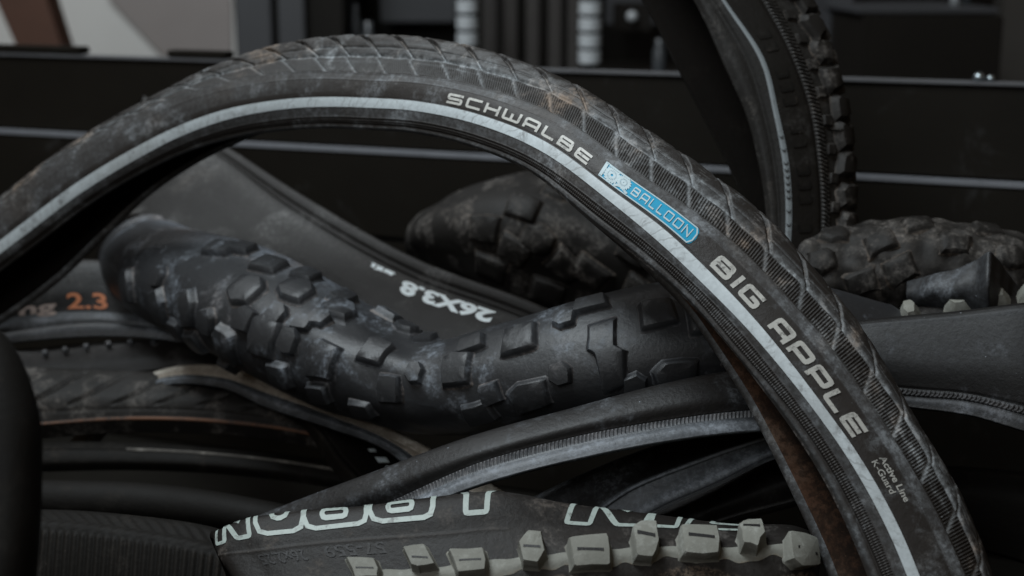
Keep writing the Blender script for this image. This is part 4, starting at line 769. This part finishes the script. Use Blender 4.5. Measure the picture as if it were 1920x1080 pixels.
sheet('casing', ls, M['front'], L1, (0, 1), (0, 9), 420, 150, disp=lsd, thick=.003, inner=M['dark_lining'])
u0, _ = ls.find(700, 1075, (6.8, 7.4)); u1, _ = ls.find(1525, 1040, (6.8, 7.4))
us = np.linspace(u0-.02, u1+.01, 260); Vv, UVv = [], []
lo = 7.70+.10*np.sin(us*95)+.10*np.sin(us*41+1)+.04*np.sin(us*230)
hi = 7.0+.03*np.sin(us*130)
for k in range(9): Vv.append(ls.at(us, hi+(lo-hi)*k/8, .0012*math.sin(max(.15, min(k, 8-k)/8*2)*math.pi/2)*np.ones_like(us)))
Vv = np.stack(Vv, 1); n = Vv.shape
mesh_obj('tread_strip', Vv.reshape(-1, 3), gridfaces(n[0], n[1], 0, ls.sgn < 0), M['pale'], L1, True, np.stack(np.meshgrid(us, np.linspace(0, .02, 9), indexing='ij'), -1).reshape(-1, 2), {'dust': np.zeros(n[0]*n[1]), 'earth': np.tile(np.r_[0, 0, 0, .1, .2, .3, .4, .7, 1.], n[0])})
def pale_knob(x, y, w, h, hh, slot):
    u, v = ls.find(x, y, (6.7, 8)); o = knob(ls, u, v, slot, w, h, hh, 0, M['pale'], L1, taper=.88, jit=.018)
    c = [-.30, .30] if slot != 'arrow' else [-.1, .1]
    pts, F = ribbon([(c[0]*w, -.05*h), (c[1]*w, .03*h)], .0007, ch=0)
    mesh_obj('sipe', ls.local(u, v, pts[:, 0], pts[:, 1], np.full(len(pts), hh*1.03+.0002)), F, M['emboss'], o)
for x, y, w_, h_, hh, sl in ((795, 1058, .014, .018, .010, 'trap'), (885, 1066, .019, .016, .011, 'block'), (1000, 1042, .015, .021, .012, 'hex'), (1105, 1044, .023, .017, .012, 'block'), (1208, 1026, .016, .022, .013, 'hex'), (1310, 1028, .024, .017, .012, 'block'), (1408, 1018, .016, .020, .013, 'hex'), (1495, 1038, .019, .019, .010, 'trap'), (690, 1078, .016, .016, .010, 'block')):
    pale_knob(x, y, w_*1.18, h_*1.08, hh, sl)
for word, xs in (('NOBBY', [(405, 468, 1004), (478, 572, 995), (566, 688, 978), (690, 812, 968), (832, 948, 954)]), ('NIC', [(1062, 1206, 976), (1218, 1268, 983), (1284, 1400, 990)])):
    parts_ = []
    for ch_, (x0, x1, y) in zip(word, xs):
        a, _ = ls.find(x0, y, (4.3, 5.6)); b, _ = ls.find(x1, y, (4.3, 5.6)); mu = abs(b-a)*ls.L/.030
        for pl in OUT[ch_]:
            hw = .055; V, F = ribbon([(px*max(mu, .3), py) for px, py in pl], hw, True, .26 if ch_ in 'OB' else .05)
            V = V.copy(); V[:, 0] = a+(b-a)*(V[:, 0]+.18*V[:, 1]*max(mu, .3))/max(mu, .3); parts_.append((V, F))
    put_strokes('lettering', ls, parts_, lambda x, y: x, lambda x, y: 5.12-2.6*y, M['mint_ink'], L1, .0005, .00002)
a, v_ = ls.find(575, 1040); b, _ = ls.find(490, 1052); put_text('embossing', ls, '26x2.25', a, b, 6.15, 6.5, M['emboss'], L1, .01, .0005)
a, v_ = ls.find(722, 1026); b, _ = ls.find(612, 1042); put_text('embossing', ls, '57-559', a, b, 6.12, 6.48, M['emboss'], L1, .01, .0005)
